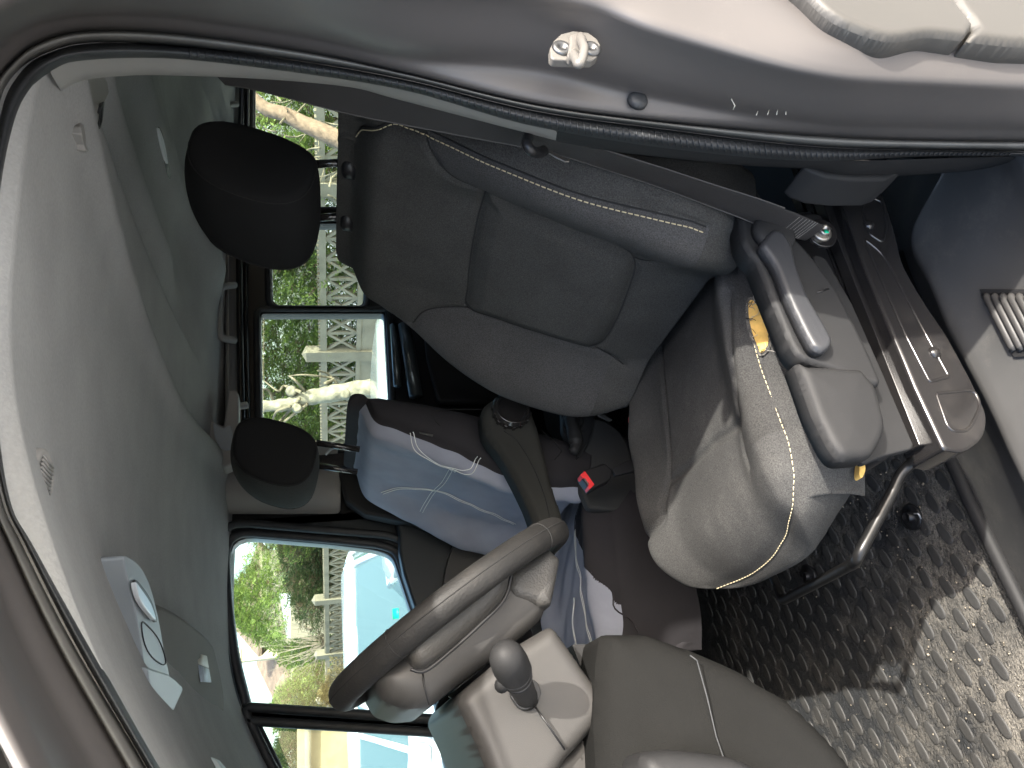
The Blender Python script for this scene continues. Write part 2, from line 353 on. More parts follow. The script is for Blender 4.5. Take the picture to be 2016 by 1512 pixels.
def glass_mat(name, tint=(0.80, 0.87, 0.84), refl=0.12):
    m = bpy.data.materials.new(name); m.use_nodes = True; nt = m.node_tree; L = nt.links; nt.nodes.remove(nt.nodes['Principled BSDF'])
    t = nt.nodes.new('ShaderNodeBsdfTransparent'); t.inputs[0].default_value = (*tint, 1)
    g = nt.nodes.new('ShaderNodeBsdfGlossy'); g.inputs['Roughness'].default_value = 0.02
    lw = nt.nodes.new('ShaderNodeLayerWeight'); lw.inputs[0].default_value = 0.5
    pw = nt.nodes.new('ShaderNodeMath'); pw.operation = 'POWER'; L.new(lw.outputs['Facing'], pw.inputs[0]); pw.inputs[1].default_value = 5
    fr = nt.nodes.new('ShaderNodeMath'); fr.operation = 'MULTIPLY_ADD'; L.new(pw.outputs[0], fr.inputs[0]); fr.inputs[1].default_value = 0.9; fr.inputs[2].default_value = 0.02
    mx = nt.nodes.new('ShaderNodeMixShader'); L.new(fr.outputs[0], mx.inputs[0]); L.new(t.outputs[0], mx.inputs[1]); L.new(g.outputs[0], mx.inputs[2])
    L.new(mx.outputs[0], nt.nodes['Material Output'].inputs[0]); return m
M['glass'] = glass_mat('window_glass')

# ================================================================ THE VAN CAB
van = thing('van_cab', 'taupe van cab seen through its open door, grey headliner and dark plastic trim', 'van', (0.6, 1.25, G))
# door opening: stations run up the rear pillar, over the corner and down the front pillar
def R3(pts, ys, n=9):
    if not hasattr(ys, '__len__'): ys = [ys] * len(pts)
    return crs([HY(p[0], p[1], y) for p, y in zip(pts, ys)], n)
S2 = [(2300,310),(1850,307),(1594,317),(1300,290),(1051,248),(805,180),(600,145),(350,116),(173,118),(100,139),(52,194),(24,278),(0,420),(-12,640),(0,826),(24,987),(69,1074),(174,1265),(299,1487),(400,1650)]
S1 = [(2300,300),(1850,296),(1594,288),(1300,253),(1051,218),(808,159),(600,122),(350,91),(180,85),(95,104),(38,140),(0,210),(-25,400),(-34,640),(-24,826),(8,987),(48,1074),(145,1265),(275,1487),(370,1650)]
S0 = [(2300,268),(1850,265),(1600,254),(1300,232),(1050,198),(800,138),(600,90),(350,52),(180,46),(85,64),(20,108),(-30,185),(-62,400),(-72,640),(-64,826),(-30,987),(0,1074),(87,1265),(210,1487),(300,1650)]
B1 = [(2300,258),(1850,252),(1600,240),(1300,193),(1050,136),(800,112),(600,72),(350,34),(180,28),(80,44),(5,88),(-50,170),(-95,400),(-110,640),(-100,826),(-70,987),(-38,1074),(38,1265),(160,1487),(250,1650)]
B2 = [(2300,184),(1850,168),(1600,150),(1300,66),(1130,8),(800,-14),(600,-22),(350,-30),(180,-30),(70,-10),(-30,50),(-90,150),(-135,400),(-150,640),(-140,826),(-110,987),(-80,1074),(-10,1265),(95,1487),(185,1650)]
B3 = [(2300,95),(1850,78),(1640,75),(1420,-50),(1200,-80),(800,-90),(600,-100),(350,-110),(180,-110),(30,-80),(-80,20),(-140,130),(-190,400),(-200,640),(-195,826),(-180,987),(-150,1074),(-70,1265),(40,1487),(130,1650)]
def mid(A, B, t): return [((1-t)*a[0]+t*b[0], (1-t)*a[1]+t*b[1]) for a, b in zip(A, B)]
body_rows = [R3(mid(S1, S0, .35), .484), R3(mid(S1, S0, .8), .466), R3(S0, .459), R3(mid(S0, B1, .6), .452), R3(B1, .447),
             R3(mid(B1, B2, .12), [.430]*20), R3(mid(B1, B2, .5), [.405]*20), R3(mid(B1, B2, .9), [.380]*20), R3(B2, [.372]*20), R3(mid(B2, B3, .15), .366),
             R3(mid(B2, B3, .6), .358), R3(B3, .350), R3(mid(B2, B3, 1.5), .352)]
V, Fc = grid(body_rows); o = obj('door_frame', V, Fc, M['paint'], van, sub=1)
o['label'] = 'taupe painted door frame and rear pillar'
# rubber lip on the flange, then the ribbed seal
lip = [R3(mid(S1, S0, t), y) for t, y in ((.02, .486), (.12, .474), (.3, .468), (.52, .464), (.6, .470), (.62, .480))]
V, Fc = grid(lip); obj('seal_lip', V, Fc, M['rubber2'], van, sub=1)
seal = [R3(mid(S1, S2, t), y) for t, y in ((-.02, .490), (.12, .478), (.35, .470), (.6, .471), (.85, .482), (1.02, .500), (1.05, .52))]
ns = len(seal[0]);
V, Fc = grid(seal); o = obj('door_seal', V, Fc, M['rubber'], van, sub=1)
mb = MB()                                                            # fine ribs moulded across the seal on the rear pillar
ra = resample(R3(mid(S1, S2, .15), .4765)[:9*7], 170); rb = resample(R3(mid(S1, S2, .85), .4815)[:9*7], 170); rc = resample(R3(mid(S1, S2, .5), .4695)[:9*7], 170)
for a, b, c in list(zip(ra, rb, rc))[38:]: mb.tube([a, c, b], .0011, 5)
mb.build('seal_ribs', M['rubber'], o)

# inner trim along the rear pillar: beige above, dark below
S3 = [(1094,277),(947,239),(774,194),(700,174),(600,162),(486,154),(350,149),(278,148),(200,153),(156,161),(121,180)]
S2b = [(1097,258),(947,217),(774,172),(700,158),(600,143),(486,126),(350,114),(278,111),(173,116),(130,125),(98,141)]
rows = [R3(S2b, .50), R3(mid(S2b, S3, .25), .512), R3(mid(S2b, S3, .7), .528), R3(S3, .548), R3(mid(S2b, S3, 1.0), .60)]
V, Fc = grid(rows); obj('pillar_trim', V, Fc, M['beige'], van, sub=1, label='beige upper pillar trim')
S3d = [(2000,330),(1800,345),(1660,350),(1594,334),(1450,325),(1300,310),(1200,298),(1094,279)]
S2d = [(2000,308),(1850,312),(1720,316),(1594,316),(1450,306),(1300,288),(1200,276),(1097,256)]
rows = [R3(S2d, .50), R3(mid(S2d, S3d, .4), .515), R3(S3d, .545), R3(S3d, .62)]
V, Fc = grid(rows); obj('pillar_trim', V, Fc, M['dark'], van, sub=1, label='dark scuffed lower pillar trim')
plateY('belt_reel_cover', [(1580,322),(1600,335),(1630,346),(1680,352),(1745,352),(1765,345),(1795,318),(1700,310)], .545, .05, M['dark'], van, bevel=.006)

# striker on the pillar face
sy = .398
st = plateY('striker', [(1084,112),(1083,95),(1090,80),(1105,66),(1128,60),(1158,63),(1176,76),(1183,88),(1176,112),(1166,119),(1110,118),(1090,117)], sy - .006, .008, M['strike'], van, bevel=.0015)
mb = MB()
loop = crs([HY(1142, 73, sy-.006), HY(1146, 84, sy - .022), HY(1150, 98, sy - .03), HY(1144, 122, sy - .036), HY(1138, 126, sy - .036), HY(1134, 118, sy - .028), HY(1129, 107, sy - .006)], 6)
mb.tube(loop, [.0042]*6 + [.0036]*(len(loop)-12) + [.0044]*6, 12); mb.build('striker_loop', M['strike'], st)
plateY('striker_boss', [(1122,68),(1140,62),(1153,68),(1152,82),(1143,100),(1138,112),(1124,116),(1117,108),(1121,90)], sy - .010, .008, M['strike'], st, bevel=.002)
for p in ((1106, 96), (1163, 97)):
    mb = MB(); c = HY(*p, sy - .006); mb.lathe(c, (0, -1, 0), [(.0085, -.001), (.0085, .0012), (.007, .0026), (.0035, .0026), (.003, .0008)], 20); mb.build('screw', M['screw'], st)
mb = MB(); c = HY(1256, 197, .448); mb.lathe(c, (-.1, -1, 0), [(.0095, -.003), (.0095, .001), (.0075, .0035), (.004, .0048)], 24); mb.build('rubber_plug', M['rubber'], van)
mb = MB()                                                            # bright scratches in the paint of the pillar
for pl in ([(1443,163),(1438,180),(1440,196),(1447,208),(1443,216)], [(1492,219),(1489,227)], [(1514,216),(1511,226)], [(1531,214),(1529,226)], [(1547,214),(1547,226)]):
    mb.tube([HY(p[0], p[1], .425 if p[1] < 210 else .430) for p in pl], .0005, 5)
mb.build('scratch', M['label2'], van)

# sliding door skin behind the pillar with its gap
softY('sliding_door', [(1500,-90,0),(1590,-20,30),(1640,30,60),(1720,62,50),(1765,72,30),(1830,60,20),(1905,68,6),(1921,47,5),(1880,-5,10),(1850,-90,0)], .335, .03, .007, M['paint2'], van, n=520, label='champagne outer skin of the sliding door')
softY('sliding_door', [(1855,-90,0),(1885,-8,10),(1926,47,5),(1911,70,6),(2000,80,10),(2300,92,0),(2300,-90,0)], .335, .03, .007, M['paint2'], van, n=520, label='lower step of the champagne sliding door')
plateY('door_gap_seal', [(1480,-60),(1570,0),(1592,34),(1616,62),(1660,72),(1700,74),(1770,86),(1840,73),(1906,76),(2300,100),(2300,40),(1600,-60)], .352, .01, M['black'], van, bevel=.002)

# ---------------------------------------------------------------- headliner
def z_edge(x): return sinterp([(-.5, -.22), (-.25, -.06), (-.1, .02), (0, .078), (.1, .132), (.25, .19), (.45, .214), (.7, .212), (2.8, .20)], x)
def zc(x, y):
    t = np.clip((y - 1.27) / .78, -1, 1)
    z = z_edge(x) + .052 * (1 - t**2)
    xA = .700 + .045 * (y - .73) + .10 * sm(1.35, 1.8, y) * (y - 1.35)
    z = z + .022 * sm(-.004, .008, x - xA) - .010 * np.exp(-((x - xA + .03) / .03)**2)
    xB = .79 + .13 * (y - .7) + .04 * np.sin((y - .6) * 2)
    z = z + .034 * sm(0, .04, x - xB) * sm(1.75, 1.5, y)
    z = z - .030 * np.exp(-((x - xB - .13) / .035)**2) * sm(1.6, 1.35, y)
    z = z - .034 * np.exp(-((x - xB - .34) / .05)**2) * sm(1.9, 1.75, y)
    z = z + .03 * sm(.0, .03, x - 1.42) * sm(0, .05, 1.95 - x) * sm(.62, .68, y) * sm(1.9, 1.84, y)
    z = z + .01 * sm(.25, .0, x) * np.sin(y * 5) * .3
    return z
xs = np.concatenate([np.linspace(-.5, .66, 70), np.linspace(.665, 1.6, 130), np.linspace(1.62, 2.7, 40)])
ysn = np.linspace(.49, 2.05, 110)
rows = [[(x, .478, float(zc(x, .49)) + .07), (x, .479, float(zc(x, .49)) + .03), (x, .483, float(zc(x, .49)) + .009)] + [(x, y, float(zc(x, y))) for y in ysn] for x in xs]
V, Fc = grid(rows); head = obj('headliner', V, Fc, M['head'], van, solid=.006)
def hz(px, py, off=0.0):
    z = .25
    for _ in range(12):
        p = HZ(px, py, z); z = .5 * z + .5 * (float(zc(p[0], p[1])) - off)
    return HZ(px, py, z)
# outer roof skin to close the cab
rows = [[(x, y, float(zc(x, y)) + .055) for y in np.linspace(.36, 2.12, 20)] for x in np.linspace(-.5, 2.7, 40)]
V, Fc = grid(rows); obj('roof_panel', V, Fc, M['paint'], van)

# small speaker grille, rear dome lamp, coat hook trim
mb = MB(); c = hz(76, 940, .002); mb.lathe(c, (0, 0, -1), [(.022, -.004), (.021, .003), (.017, .005), (.015, .003)], 28)
for k in range(-4, 5): mb.box(c + np.array([k*.003, 0, -.0045]), (.0012, .024, .002))
mb.build('speaker_grille', M['beige'], head)
L1 = [hz(p[0], p[1], .004) for p in ((312,250),(320,262),(328,300),(334,330),(337,352),(330,345),(322,310),(314,275))]
o = prism('dome_lamp', crs(L1, 4, cyc=True), (0, 0, .02), M['black'], head, bevel=.002)
L1 = [hz(p[0], p[1], .008) for p in ((313,252),(321,270),(327,295),(331,322),(326,312),(319,285))]
prism('lamp_lens', crs(L1, 4, cyc=True), (0, 0, .01), M['lens'], o, bevel=.001)
hk = [hz(*p, .010) for p in ((155,155),(205,152),(214,180),(206,200),(197,225),(193,255),(192,285),(186,296),(174,300),(166,285),(160,250),(157,200))]
o = prism('coat_hook_trim', crs(hk, 3, cyc=True), (0, 0, .02), M['beige'], van, bevel=.004)
hk = [hz(*p, .014) for p in ((206,200),(203,230),(198,253),(194,250),(197,222),(202,204))]
prism('coat_hook_slot', crs(hk, 3, cyc=True), (0, 0, .004), M['rubber'], o, bevel=.001)

# overhead console with its lamp lens, oval cover and mirror housing
zcn = .205
con = prism('overhead_console', crs([HZ(*p, zcn) for p in ((244,1100),(254,1096),(275,1112),(295,1150),(312,1215),(325,1290),(334,1330),(338,1400),(330,1432),(318,1430),(300,1395),(286,1320),(272,1230),(257,1160))], 3, cyc=True), (0, 0, .06), M['greypale'], van, bevel=.004)
ln = prism('console_lamp', crs([HZ(*p, zcn - .003) for p in ((266,1143),(276,1148),(298,1180),(309,1215),(309,1225),(296,1215),(279,1195),(269,1172))], 3, cyc=True), (0, 0, .006), M['black'], con, bevel=.001)
prism('lamp_lens', crs([HZ(*p, zcn - .008) for p in ((268,1146),(277,1156),(298,1188),(308,1220),(297,1210),(283,1192),(273,1172))], 3, cyc=True), (0, 0, .006), M['lens'], ln, bevel=.0015)
mb = MB(); mb.tube(crs([HZ(*p, zcn - .0005) for p in ((279,1226),(292,1233),(312,1258),(324,1290),(325,1308),(312,1304),(295,1288),(283,1262))], 4, cyc=True), .0009, 6, cyc=True); mb.build('oval_cover_line', M['rubber'], con)
mirror = thing('rear_view_mirror', 'small pale grey interior mirror housing hanging from the overhead console', 'mirror', tuple(HZ(330, 1350, .20)))
prism('mirror_housing', [HZ(*p, .19) for p in ((289,1312),(332,1326),(346,1336),(360,1350),(360,1362),(341,1404),(335,1412),(318,1400),(303,1372),(293,1340)) ], (0, 0, .03), M['greypale'], mirror, bevel=.008, seg=4)
prism('mirror_mount', crs([HZ(*p, .195) for p in ((292,1345),(303,1374),(316,1400),(338,1408),(338,1420),(322,1430),(305,1412),(294,1380))], 3, cyc=True), (0, 0, .05), M['beige'], mirror, bevel=.006)
# sun visor with its label
vis = prism('sun_visor', crs([HY(*p, y) for p, y in (((308,1206),1.20),((328,1204),1.25),((368,1226),1.42),((412,1262),1.62),((425,1290),1.68),((440,1360),1.74),((441,1402),1.75),((428,1410),1.70),((350,1408),1.40),((330,1400),1.32),((318,1300),1.22))], 3, cyc=True), (.012, 0, .014), mat('visor_vinyl', (.17,.165,.15), .8, bump=.3, bscale=600, var=.05), van, bevel=.005)
vl = [HY(*p, y) - np.array([0, .0, .004]) for p, y in (((381,1285),1.49),((403,1292),1.58),((407,1316),1.60),((386,1308),1.51))]
prism('label', vl, (0, 0, .001), M['label2'], vis, bevel=0)
vl = [HY(*p, y) - np.array([0, .0, .004]) for p, y in (((386,1309),1.51),((407,1317),1.60),((412,1344),1.62),((391,1343),1.53))]
prism('label', vl, (0, 0, .001), M['label'], vis, bevel=0)
# windscreen header grille, pale, at the front edge of the roof
g = plateY('roof_vent_grille', [(300,1490),(345,1490),(385,1487),(405,1486),(425,1495),(440,1512),(450,1560),(310,1560)], 1.35, .05, mat('pale_vent', (.55,.62,.62), .35), van, bevel=.004)
mb = MB()
for k in range(9): mb.tube([HY(304 + k*4.6, 1492, 1.347), HY(312 + k*4.6, 1540, 1.347)], .0016, 6)
mb.build('slats', M['rubber2'], g)

# ---------------------------------------------------------------- far side of the cab
def panel_with_holes(name, outer, holes, y, th, m, parent, bevel=.002, rr=3, **k):
    cu = bpy.data.curves.new(name, 'CURVE'); cu.dimensions = '2D'; cu.fill_mode = 'BOTH'; cu.extrude = th / 2; cu.bevel_depth = bevel; cu.bevel_resolution = 2
    for ring in [outer] + holes:
        sp = cu.splines.new('POLY'); sp.points.add(len(ring) - 1); sp.use_cyclic_u = True
        for q, p in zip(sp.points, ring): q.co = (p[0], p[1], 0, 1)
    t = bpy.data.objects.new('tmp', cu); scene.collection.objects.link(t)
    bpy.context.view_layer.update()
    me = bpy.data.meshes.new_from_object(t.evaluated_get(bpy.context.evaluated_depsgraph_get()))
    bpy.data.objects.remove(t); L = rootloc(parent)
    for v in me.vertices: v.co = Vector((v.co.x - L.x, y - v.co.z + th/2 - L.y, v.co.y - L.z))
    me.materials.clear(); me.materials.append(m); me.name = name
    o = bpy.data.objects.new(name, me); scene.collection.objects.link(o); o.parent = parent
    for kk, vv in k.items(): o[kk] = vv
    return fixnormals(o)
def xz(pts, y): return [(float(p[0]), float(p[2])) for p in (HY(a, b, y) for a, b in pts)]
def rnd_ring(pts, y, n=5): return xz(crs_round(pts, n), y)
YF = 2.0
W1 = [(501,120,0),(501,408,8),(738,408,14),(735,120,0)]
W2 = [(533,440,10),(536,602,18),(716,603,12),(722,440,10)]
W3 = [(512,617,10),(514,740,0),(516,872,14),(640,900,0),(770,905,10),(765,760,0),(757,617,8)]
W4 = [(449,1054,55),(650,1071,20),(740,1082,20),(774,1094,20),(812,1210,0),(840,1300,0),(866,1424,8),(496,1398,6),(468,1290,40),(455,1190,30)]
W5 = [(502,1416,6),(872,1442,8),(890,1520,0),(960,1760,0),(760,1800,0),(560,1535,0)]
def ring(Wp): return xz(crs_round(Wp, 5), YF)
rear_outer = [(.64, .26), (2.9, .26), (2.9, -1.05), (.64, -1.05)]
panel_with_holes('sliding_door_frame', rear_outer, [ring(W1), ring(W2), ring(W3)], YF, .03, M['black'], van)
def grow(Wp, d):
    c = np.mean([p[:2] for p in Wp], 0); return [(p[0] + d * np.sign(p[0]-c[0]), p[1] + d * np.sign(p[1]-c[1]), (p[2] if len(p) > 2 else 0) + d * .6) for p in Wp]
for Wp in (W1, W2, W3):
    mb = MB(); mb.tube([(a, YF - .004, b) for a, b in xz(crs_round(grow(Wp, 7), 5), YF)], .010, 10, cyc=True); mb.build('window_seal', M['rubber'], van)
    prism('window_pane', [HY(p[0], p[1], YF + .012) for p in crs_round(grow(Wp, 4), 4)], (0, .004, 0), M['glass'], van, bevel=0, smooth=False)
# black metal door rails above and below
mb = MB()
for px, w, y in ((474, .018, 1.955), (486, .010, 1.965)):
    mb.tube([HY(px+4, 60, y), HY(px, 330, y), HY(px-3, 520, y), HY(px-1, 700, y), HY(px+4, 900, y), HY(px+6, 960, y)], w*.55, 8)
mb.build('door_rail', M['gloss'], van)
mb = MB(); mb.tube([HY(796, 640, 1.93), HY(806, 700, 1.93), HY(819, 780, 1.93)], .020, 16); mb.tube([HY(775, 640, 1.95), HY(783, 760, 1.95)], .012, 10); mb.build('door_rail', mat('satin_rail', (.10,.115,.12), .3, metal=.6), van, label='satin round rail below the window')
plateY('door_lower_panel', [(832,600),(840,700),(862,790),(1250,800),(1250,400),(832,400)], 1.93, .03, M['dark'], van, bevel=.01)
# front door frame
fr_outer = [(.66, .25), (.66, -1.05), (-.6, -1.05), (-.6, -.28), (-.25, -.06), (0, .085), (.1, .14), (.25, .20), (.40, .25)]
panel_with_holes('passenger_door', fr_outer, [ring(W4), ring(W5)], YF, .035, mat('blue_black_door', (.018,.023,.027), .4, var=.1), van)
for Wp in (W4, W5):
    mb = MB(); mb.tube([(a, YF - .008, b) for a, b in xz(crs_round(grow(Wp, 8), 5), YF)], .012, 10, cyc=True)
    mb.tube([(a, YF - .03, b) for a, b in xz(crs_round(grow(Wp, 22), 5), YF)], .011, 10, cyc=True); mb.build('window_seal', M['rubber'], van)
    prism('window_pane', [HY(p[0], p[1], YF + .014) for p in crs_round(grow(Wp, 4), 4)], (0, .004, 0), M['glass'], van, bevel=0, smooth=False)
plateY('divider_bar', [(494,1390),(868,1417),(872,1447),(500,1420)], 1.985, .03, M['black'], van, bevel=.004)
# beige pillar between the doors, black belt runs behind it
rows = [[HY(px, py, y) for py, y in ((872, 1.97), (905, 1.93), (940, 1.915), (975, 1.92), (1000, 1.95), (1012, 1.975))] for px in (415, 470, 560, 640, 672)]
V, Fc = grid(rows); obj('middle_pillar', V, Fc, M['beige'], van, sub=2, solid=.01)
plateY('pillar_lower_trim', [(664,880),(668,935),(680,985),(720,1012),(760,1020),(900,1050),(1100,1060),(1100,850),(700,850)], 1.90, .05, M['dark'], van, bevel=.01)
mb = MB(); a = HY(672, 905, 1.86)
mb.ribbon([HY(470, 925, 1.87), HY(560, 915, 1.86), HY(672, 905, 1.84), HY(760, 890, 1.82)], (1, 0, .1), .035); mb.build('far_belt_webbing', M['belt'], van)
# door inner trim
plateY('door_inner_trim', [(776,1012),(786,1050),(786,1085),(795,1130),(830,1235),(870,1340),(900,1440),(930,1560),(1300,1560),(1300,1010),(900,1040),(800,1005)], 1.93, .05, mat('door_trim_teal_black', (.02,.024,.026), .5, var=.1, bump=.3, bscale=800), van, bevel=.01)
plateY('door_pocket', [(893,1072,),(912,1068),(990,1110),(1000,1200),(880,1240),(872,1150)], 1.905, .03, M['greygrain'], van, rnds=3, bevel=.004)
# far roof rail trim with grab handles
rows = [[HY(px, py, y) for px, y in ((452, 1.90), (440, 1.915), (452, 1.955), (470, 1.985))] for py in (60, 200, 330, 450, 560, 700, 790, 850)]
V, Fc = grid(rows); obj('roof_rail_trim', V, Fc, M['beige'], van, sub=1, solid=.004)
def grab(y0, y1, xo, label=None):
    mb = MB(); mb.tube(crs([HY(xo+32, y0-2, 1.90), HY(xo+10, y0+2, 1.87), HY(xo+2, y0+14, 1.86), HY(xo, (y0+y1)/2, 1.855), HY(xo+2, y1-14, 1.86), HY(xo+10, y1-2, 1.87), HY(xo+32, y1+2, 1.90)], 6), .010, 12)
    return mb.build('grab_handle', M['beige'], van)
grab(207, 285, 434); grab(563, 668, 430); grab(800, 850, 452)
br = plateY('belt_anchor_cover', [(449,768),(463,767),(470,775),(470,830),(468,865),(463,912),(442,921),(425,905),(408,880),(400,855),(402,822),(406,811),(416,814),(420,830),(440,838),(445,800)], 1.83, .05, M['beige'], van, bevel=.006)
plateY('cover_recess', [(420,832),(438,842),(455,838),(458,880),(440,885),(424,865)], 1.826, .01, M['greypale'], br, rnds=3, bevel=.003)
mb = MB(); mb.tube(crs([HY(468,876,1.86), HY(463,888,1.85), HY(472,896,1.85), HY(482,888,1.86)], 4), .006, 8); mb.build('belt_guide', M['gloss'], van)

# ---------------------------------------------------------------- close the box: near side behind the pillar, rear wall, floor
prism('side_wall', [(.70, .44, .25), (2.9, .44, .25), (2.9, .44, -1.2), (.70, .44, -1.2)], (0, .04, 0), M['dark'], van, bevel=.004)
prism('side_wall', [(.60, .475, .17), (.73, .475, .25), (.73, .475, -1.2), (.60, .475, -1.2)], (0, .03, 0), M['dark'], van, bevel=.003)
prism('rear_wall', [(2.85, .4, .28), (2.85, 2.1, .28), (2.85, 2.1, -1.1), (2.85, .4, -1.1)], (.04, 0, 0), M['beige'], van, bevel=.004)
prism('floor_pan', [(-.8, .70, -.985), (2.9, .70, -.985), (2.9, 2.02, -.985), (-.8, 2.02, -.985)], (0, 0, -.05), M['dark'], van, bevel=.004)
prism('floor_pan', [(.72, .46, -.985), (2.9, .46, -.985), (2.9, .69, -.985), (.72, .69, -.985)], (0, 0, -.05), M['dark'], van, bevel=.004)
# step moulding beside the seat: flat top, crease line, riser down to the mat
E_ = [(1872,302),(1850,352),(1839,372),(1810,421),(1796,456),(1797,487),(1806,510),(1833,560),(1871,650),(1927,754),(1960,820),(1996,900),(2060,1030),(2160,1240),(2300,1500)]
Ez = [HZ(*p, -.82) for p in E_]
top0 = [np.array([p[0], .515, -.79]) for p in Ez]
rows = [crs([np.array([p[0] + .05, .46, -.86]) for p in Ez], 6), crs([np.array([p[0] + .03, .49, -.80]) for p in Ez], 6), crs([np.array([p[0]+.02, .505, -.795]) for p in Ez], 6), crs([np.array([p[0]+.015, .53, -.818]) for p in Ez], 6), crs([p + np.array([0, -.03 if i > 2 else 0.0, -.002]) for i, p in enumerate(Ez)], 6), crs([p + np.array([0, -.004, .003]) for p in Ez], 6), crs([p + np.array([.0, .006, -.001]) for p in Ez], 6),
        crs([p + np.array([.004, .03, -.03]) for p in Ez], 6)]
Rr = [(1745,310),(1735,360),(1730,400),(1735,450),(1745,500),(1760,540),(1780,600),(1800,660),(1830,740),(1850,840),(1868,893),(1910,985),(1975,1112),(2080,1330),(2200,1580)]
rl = [HZ(*p, -.945) for p in Rr]
rl = [np.array([p[0], min(p[1], .93), p[2]]) for p in rl]
rows.append(crs([.35*a + .65*b + np.array([0, 0, -.01]) for a, b in zip(Ez, rl)], 6)); rows.append(crs(rl, 6))
V, Fc = grid(rows); sill = obj('step_moulding', V, Fc, M['darkdust'], van, sub=1)
# raised edge between moulding and mat
rg = [HZ(*p, -.935) for p in ((1820,800),(1868,893),(1912,990),(1975,1118),(2045,1260),(2160,1490))]
mb = MB(); mb.tube(crs(rg, 6), .011, 14); mb.build('mat_edge_bead', M['dark'], van)
# vent in the step
v4 = [HZ(*p, -.8165) for p in ((1927,569),(2050,569),(2120,697),(1995,704))]
vt = prism('vent_grille', v4, (0, 0, -.004), M['dark'], van, bevel=.001)
mb = MB()
for k in range(8):
    a = v4[0] + (v4[1] - v4[0]) * (k + .7) / 7.5; b = v4[3] + (v4[2] - v4[3]) * (k + .7) / 7.5
    a = a + (b - a) * .07; b = b - (b - a) * .10
    mb.tube([a + (b-a)*t + np.array([0, 0, .0015]) for t in (0, .06, .5, .94, 1)], [.002, .0052, .0052, .0052, .002], 10)
mb.build('slats', M['grey'], vt)
mb = MB()
for k in range(8):
    a = v4[0] + (v4[1] - v4[0]) * (k + .2) / 7.5; b = v4[3] + (v4[2] - v4[3]) * (k + .2) / 7.5
    a = a + (b - a) * .07; b = b - (b - a) * .08
    mb.tube([a + (b-a)*t + np.array([0, 0, -.0008]) for t in (0, .5, 1)], .0028, 8)
mb.build('slots', M['black'], vt)
# seat mounting bracket (pressed black steel) on the step, part of the cab floor
bk = plateY('seat_bracket', crs_round([(1644,352,6),(1700,352,10),(1740,378,20),(1760,440,20),(1778,520,20),(1818,590,30),(1866,660,20),(1912,745,20),(1946,818,20),(1940,862,22),(1900,892,20),(1858,884,8),(1800,760,0),(1700,520,0)], 6), .655, .06, M['gloss'], van, bevel=.007, seg=4)
def emboss(pts, y, r=.0022, par=bk, m=None):
    mb = MB(); mb.tube([HY(p[0], p[1], y) for p in crs_round(pts, 5)], r, 8, cyc=True); return mb.build('pressed_edge', m or M['gloss'], par)
emboss([(1700,470,8),(1738,500,20),(1770,560,20),(1812,640,20),(1868,742,6),(1830,752,6),(1780,655,0)], .6555)
emboss([(1842,775,6),(1918,768,14),(1930,800,14),(1905,850,16),(1868,848,16)], .6555)
emboss([(1695,410,8),(1712,388,10),(1738,398,12),(1745,450,12),(1738,478,8),(1712,462,8)], .6555)
emboss([(1660,375,8),(1680,368,8),(1688,392,8),(1672,402,8)], .6555)
for p in ((1711, 443), (1840, 694)):
    mb = MB(); mb.lathe(HY(*p, .655), (0, -1, 0), [(.008, -.001), (.008, .001), (.005, .004), (.001, .005)], 16); mb.build('rivet', M['gloss'], bk)

# ---------------------------------------------------------------- dashboard, column
dash = thing('dashboard', 'dark grey dashboard with column shroud and knee panel in front of the driver', 'dashboard', (-.1, .9, -.95))
softY('column_shroud', [(1092,1226,16),(1150,1308,0),(1213,1392,12),(1122,1492,0),(1050,1600,40),(990,1600,40),(950,1480,40),(904,1384,40),(914,1358,30),(1018,1270,0)], .79, .27, .016, M['grey'], dash)
mb = MB(); mb.tube([HY(1050,1386,.7795), HY(1085,1436,.7795), HY(1112,1476,.7835)], .0011, 6); mb.build('shroud_split_line', M['black'], dash)
softY('lower_column_cover', [(1080,1512,4),(1125,1480,4),(1200,1385,4),(1240,1425,8),(1280,1478,8),(1310,1600,8),(1060,1600,8)], .818, .2, .010, M['grey'], dash)
softY('knee_roll', [(1270,1483,30),(1310,1474,30),(1400,1480,40),(1480,1496,40),(1560,1560,30),(1560,1640,0),(1260,1640,0)], .70, .15, .016, M['dark'], dash, bulge=.006)
kp = softY('knee_panel', ([(1198,1240,10),(1290,1240,20),(1350,1262,20),(1455,1304,30),(1575,1376,30),(1655,1457,20),(1720,1535,0),(1740,1640,0),(1200,1640,0),(1186,1420,0),(1190,1300,0)]), .755, .30, .030, mat('soft_dark_panel', (.0135,.0135,.013), .9, spec=.03, bump=.5, bscale=900, var=.1, vscale=7), dash, bulge=.014)
mb = MB(); mb.tube([HY(p[0], p[1], .7405) for p in ((1358,1290),(1372,1300),(1392,1372),(1410,1450),(1424,1490),(1440,1560))], .0009, 6); mb.build('panel_split_line', M['rubber'], dash)
plateY('switch_panel', crs_round([(1126,1268,6),(1178,1268,8),(1182,1300,8),(1176,1360,10),(1150,1330,6)], 5), .84, .03, M['dark'], dash, bevel=.006)
# indicator stalk

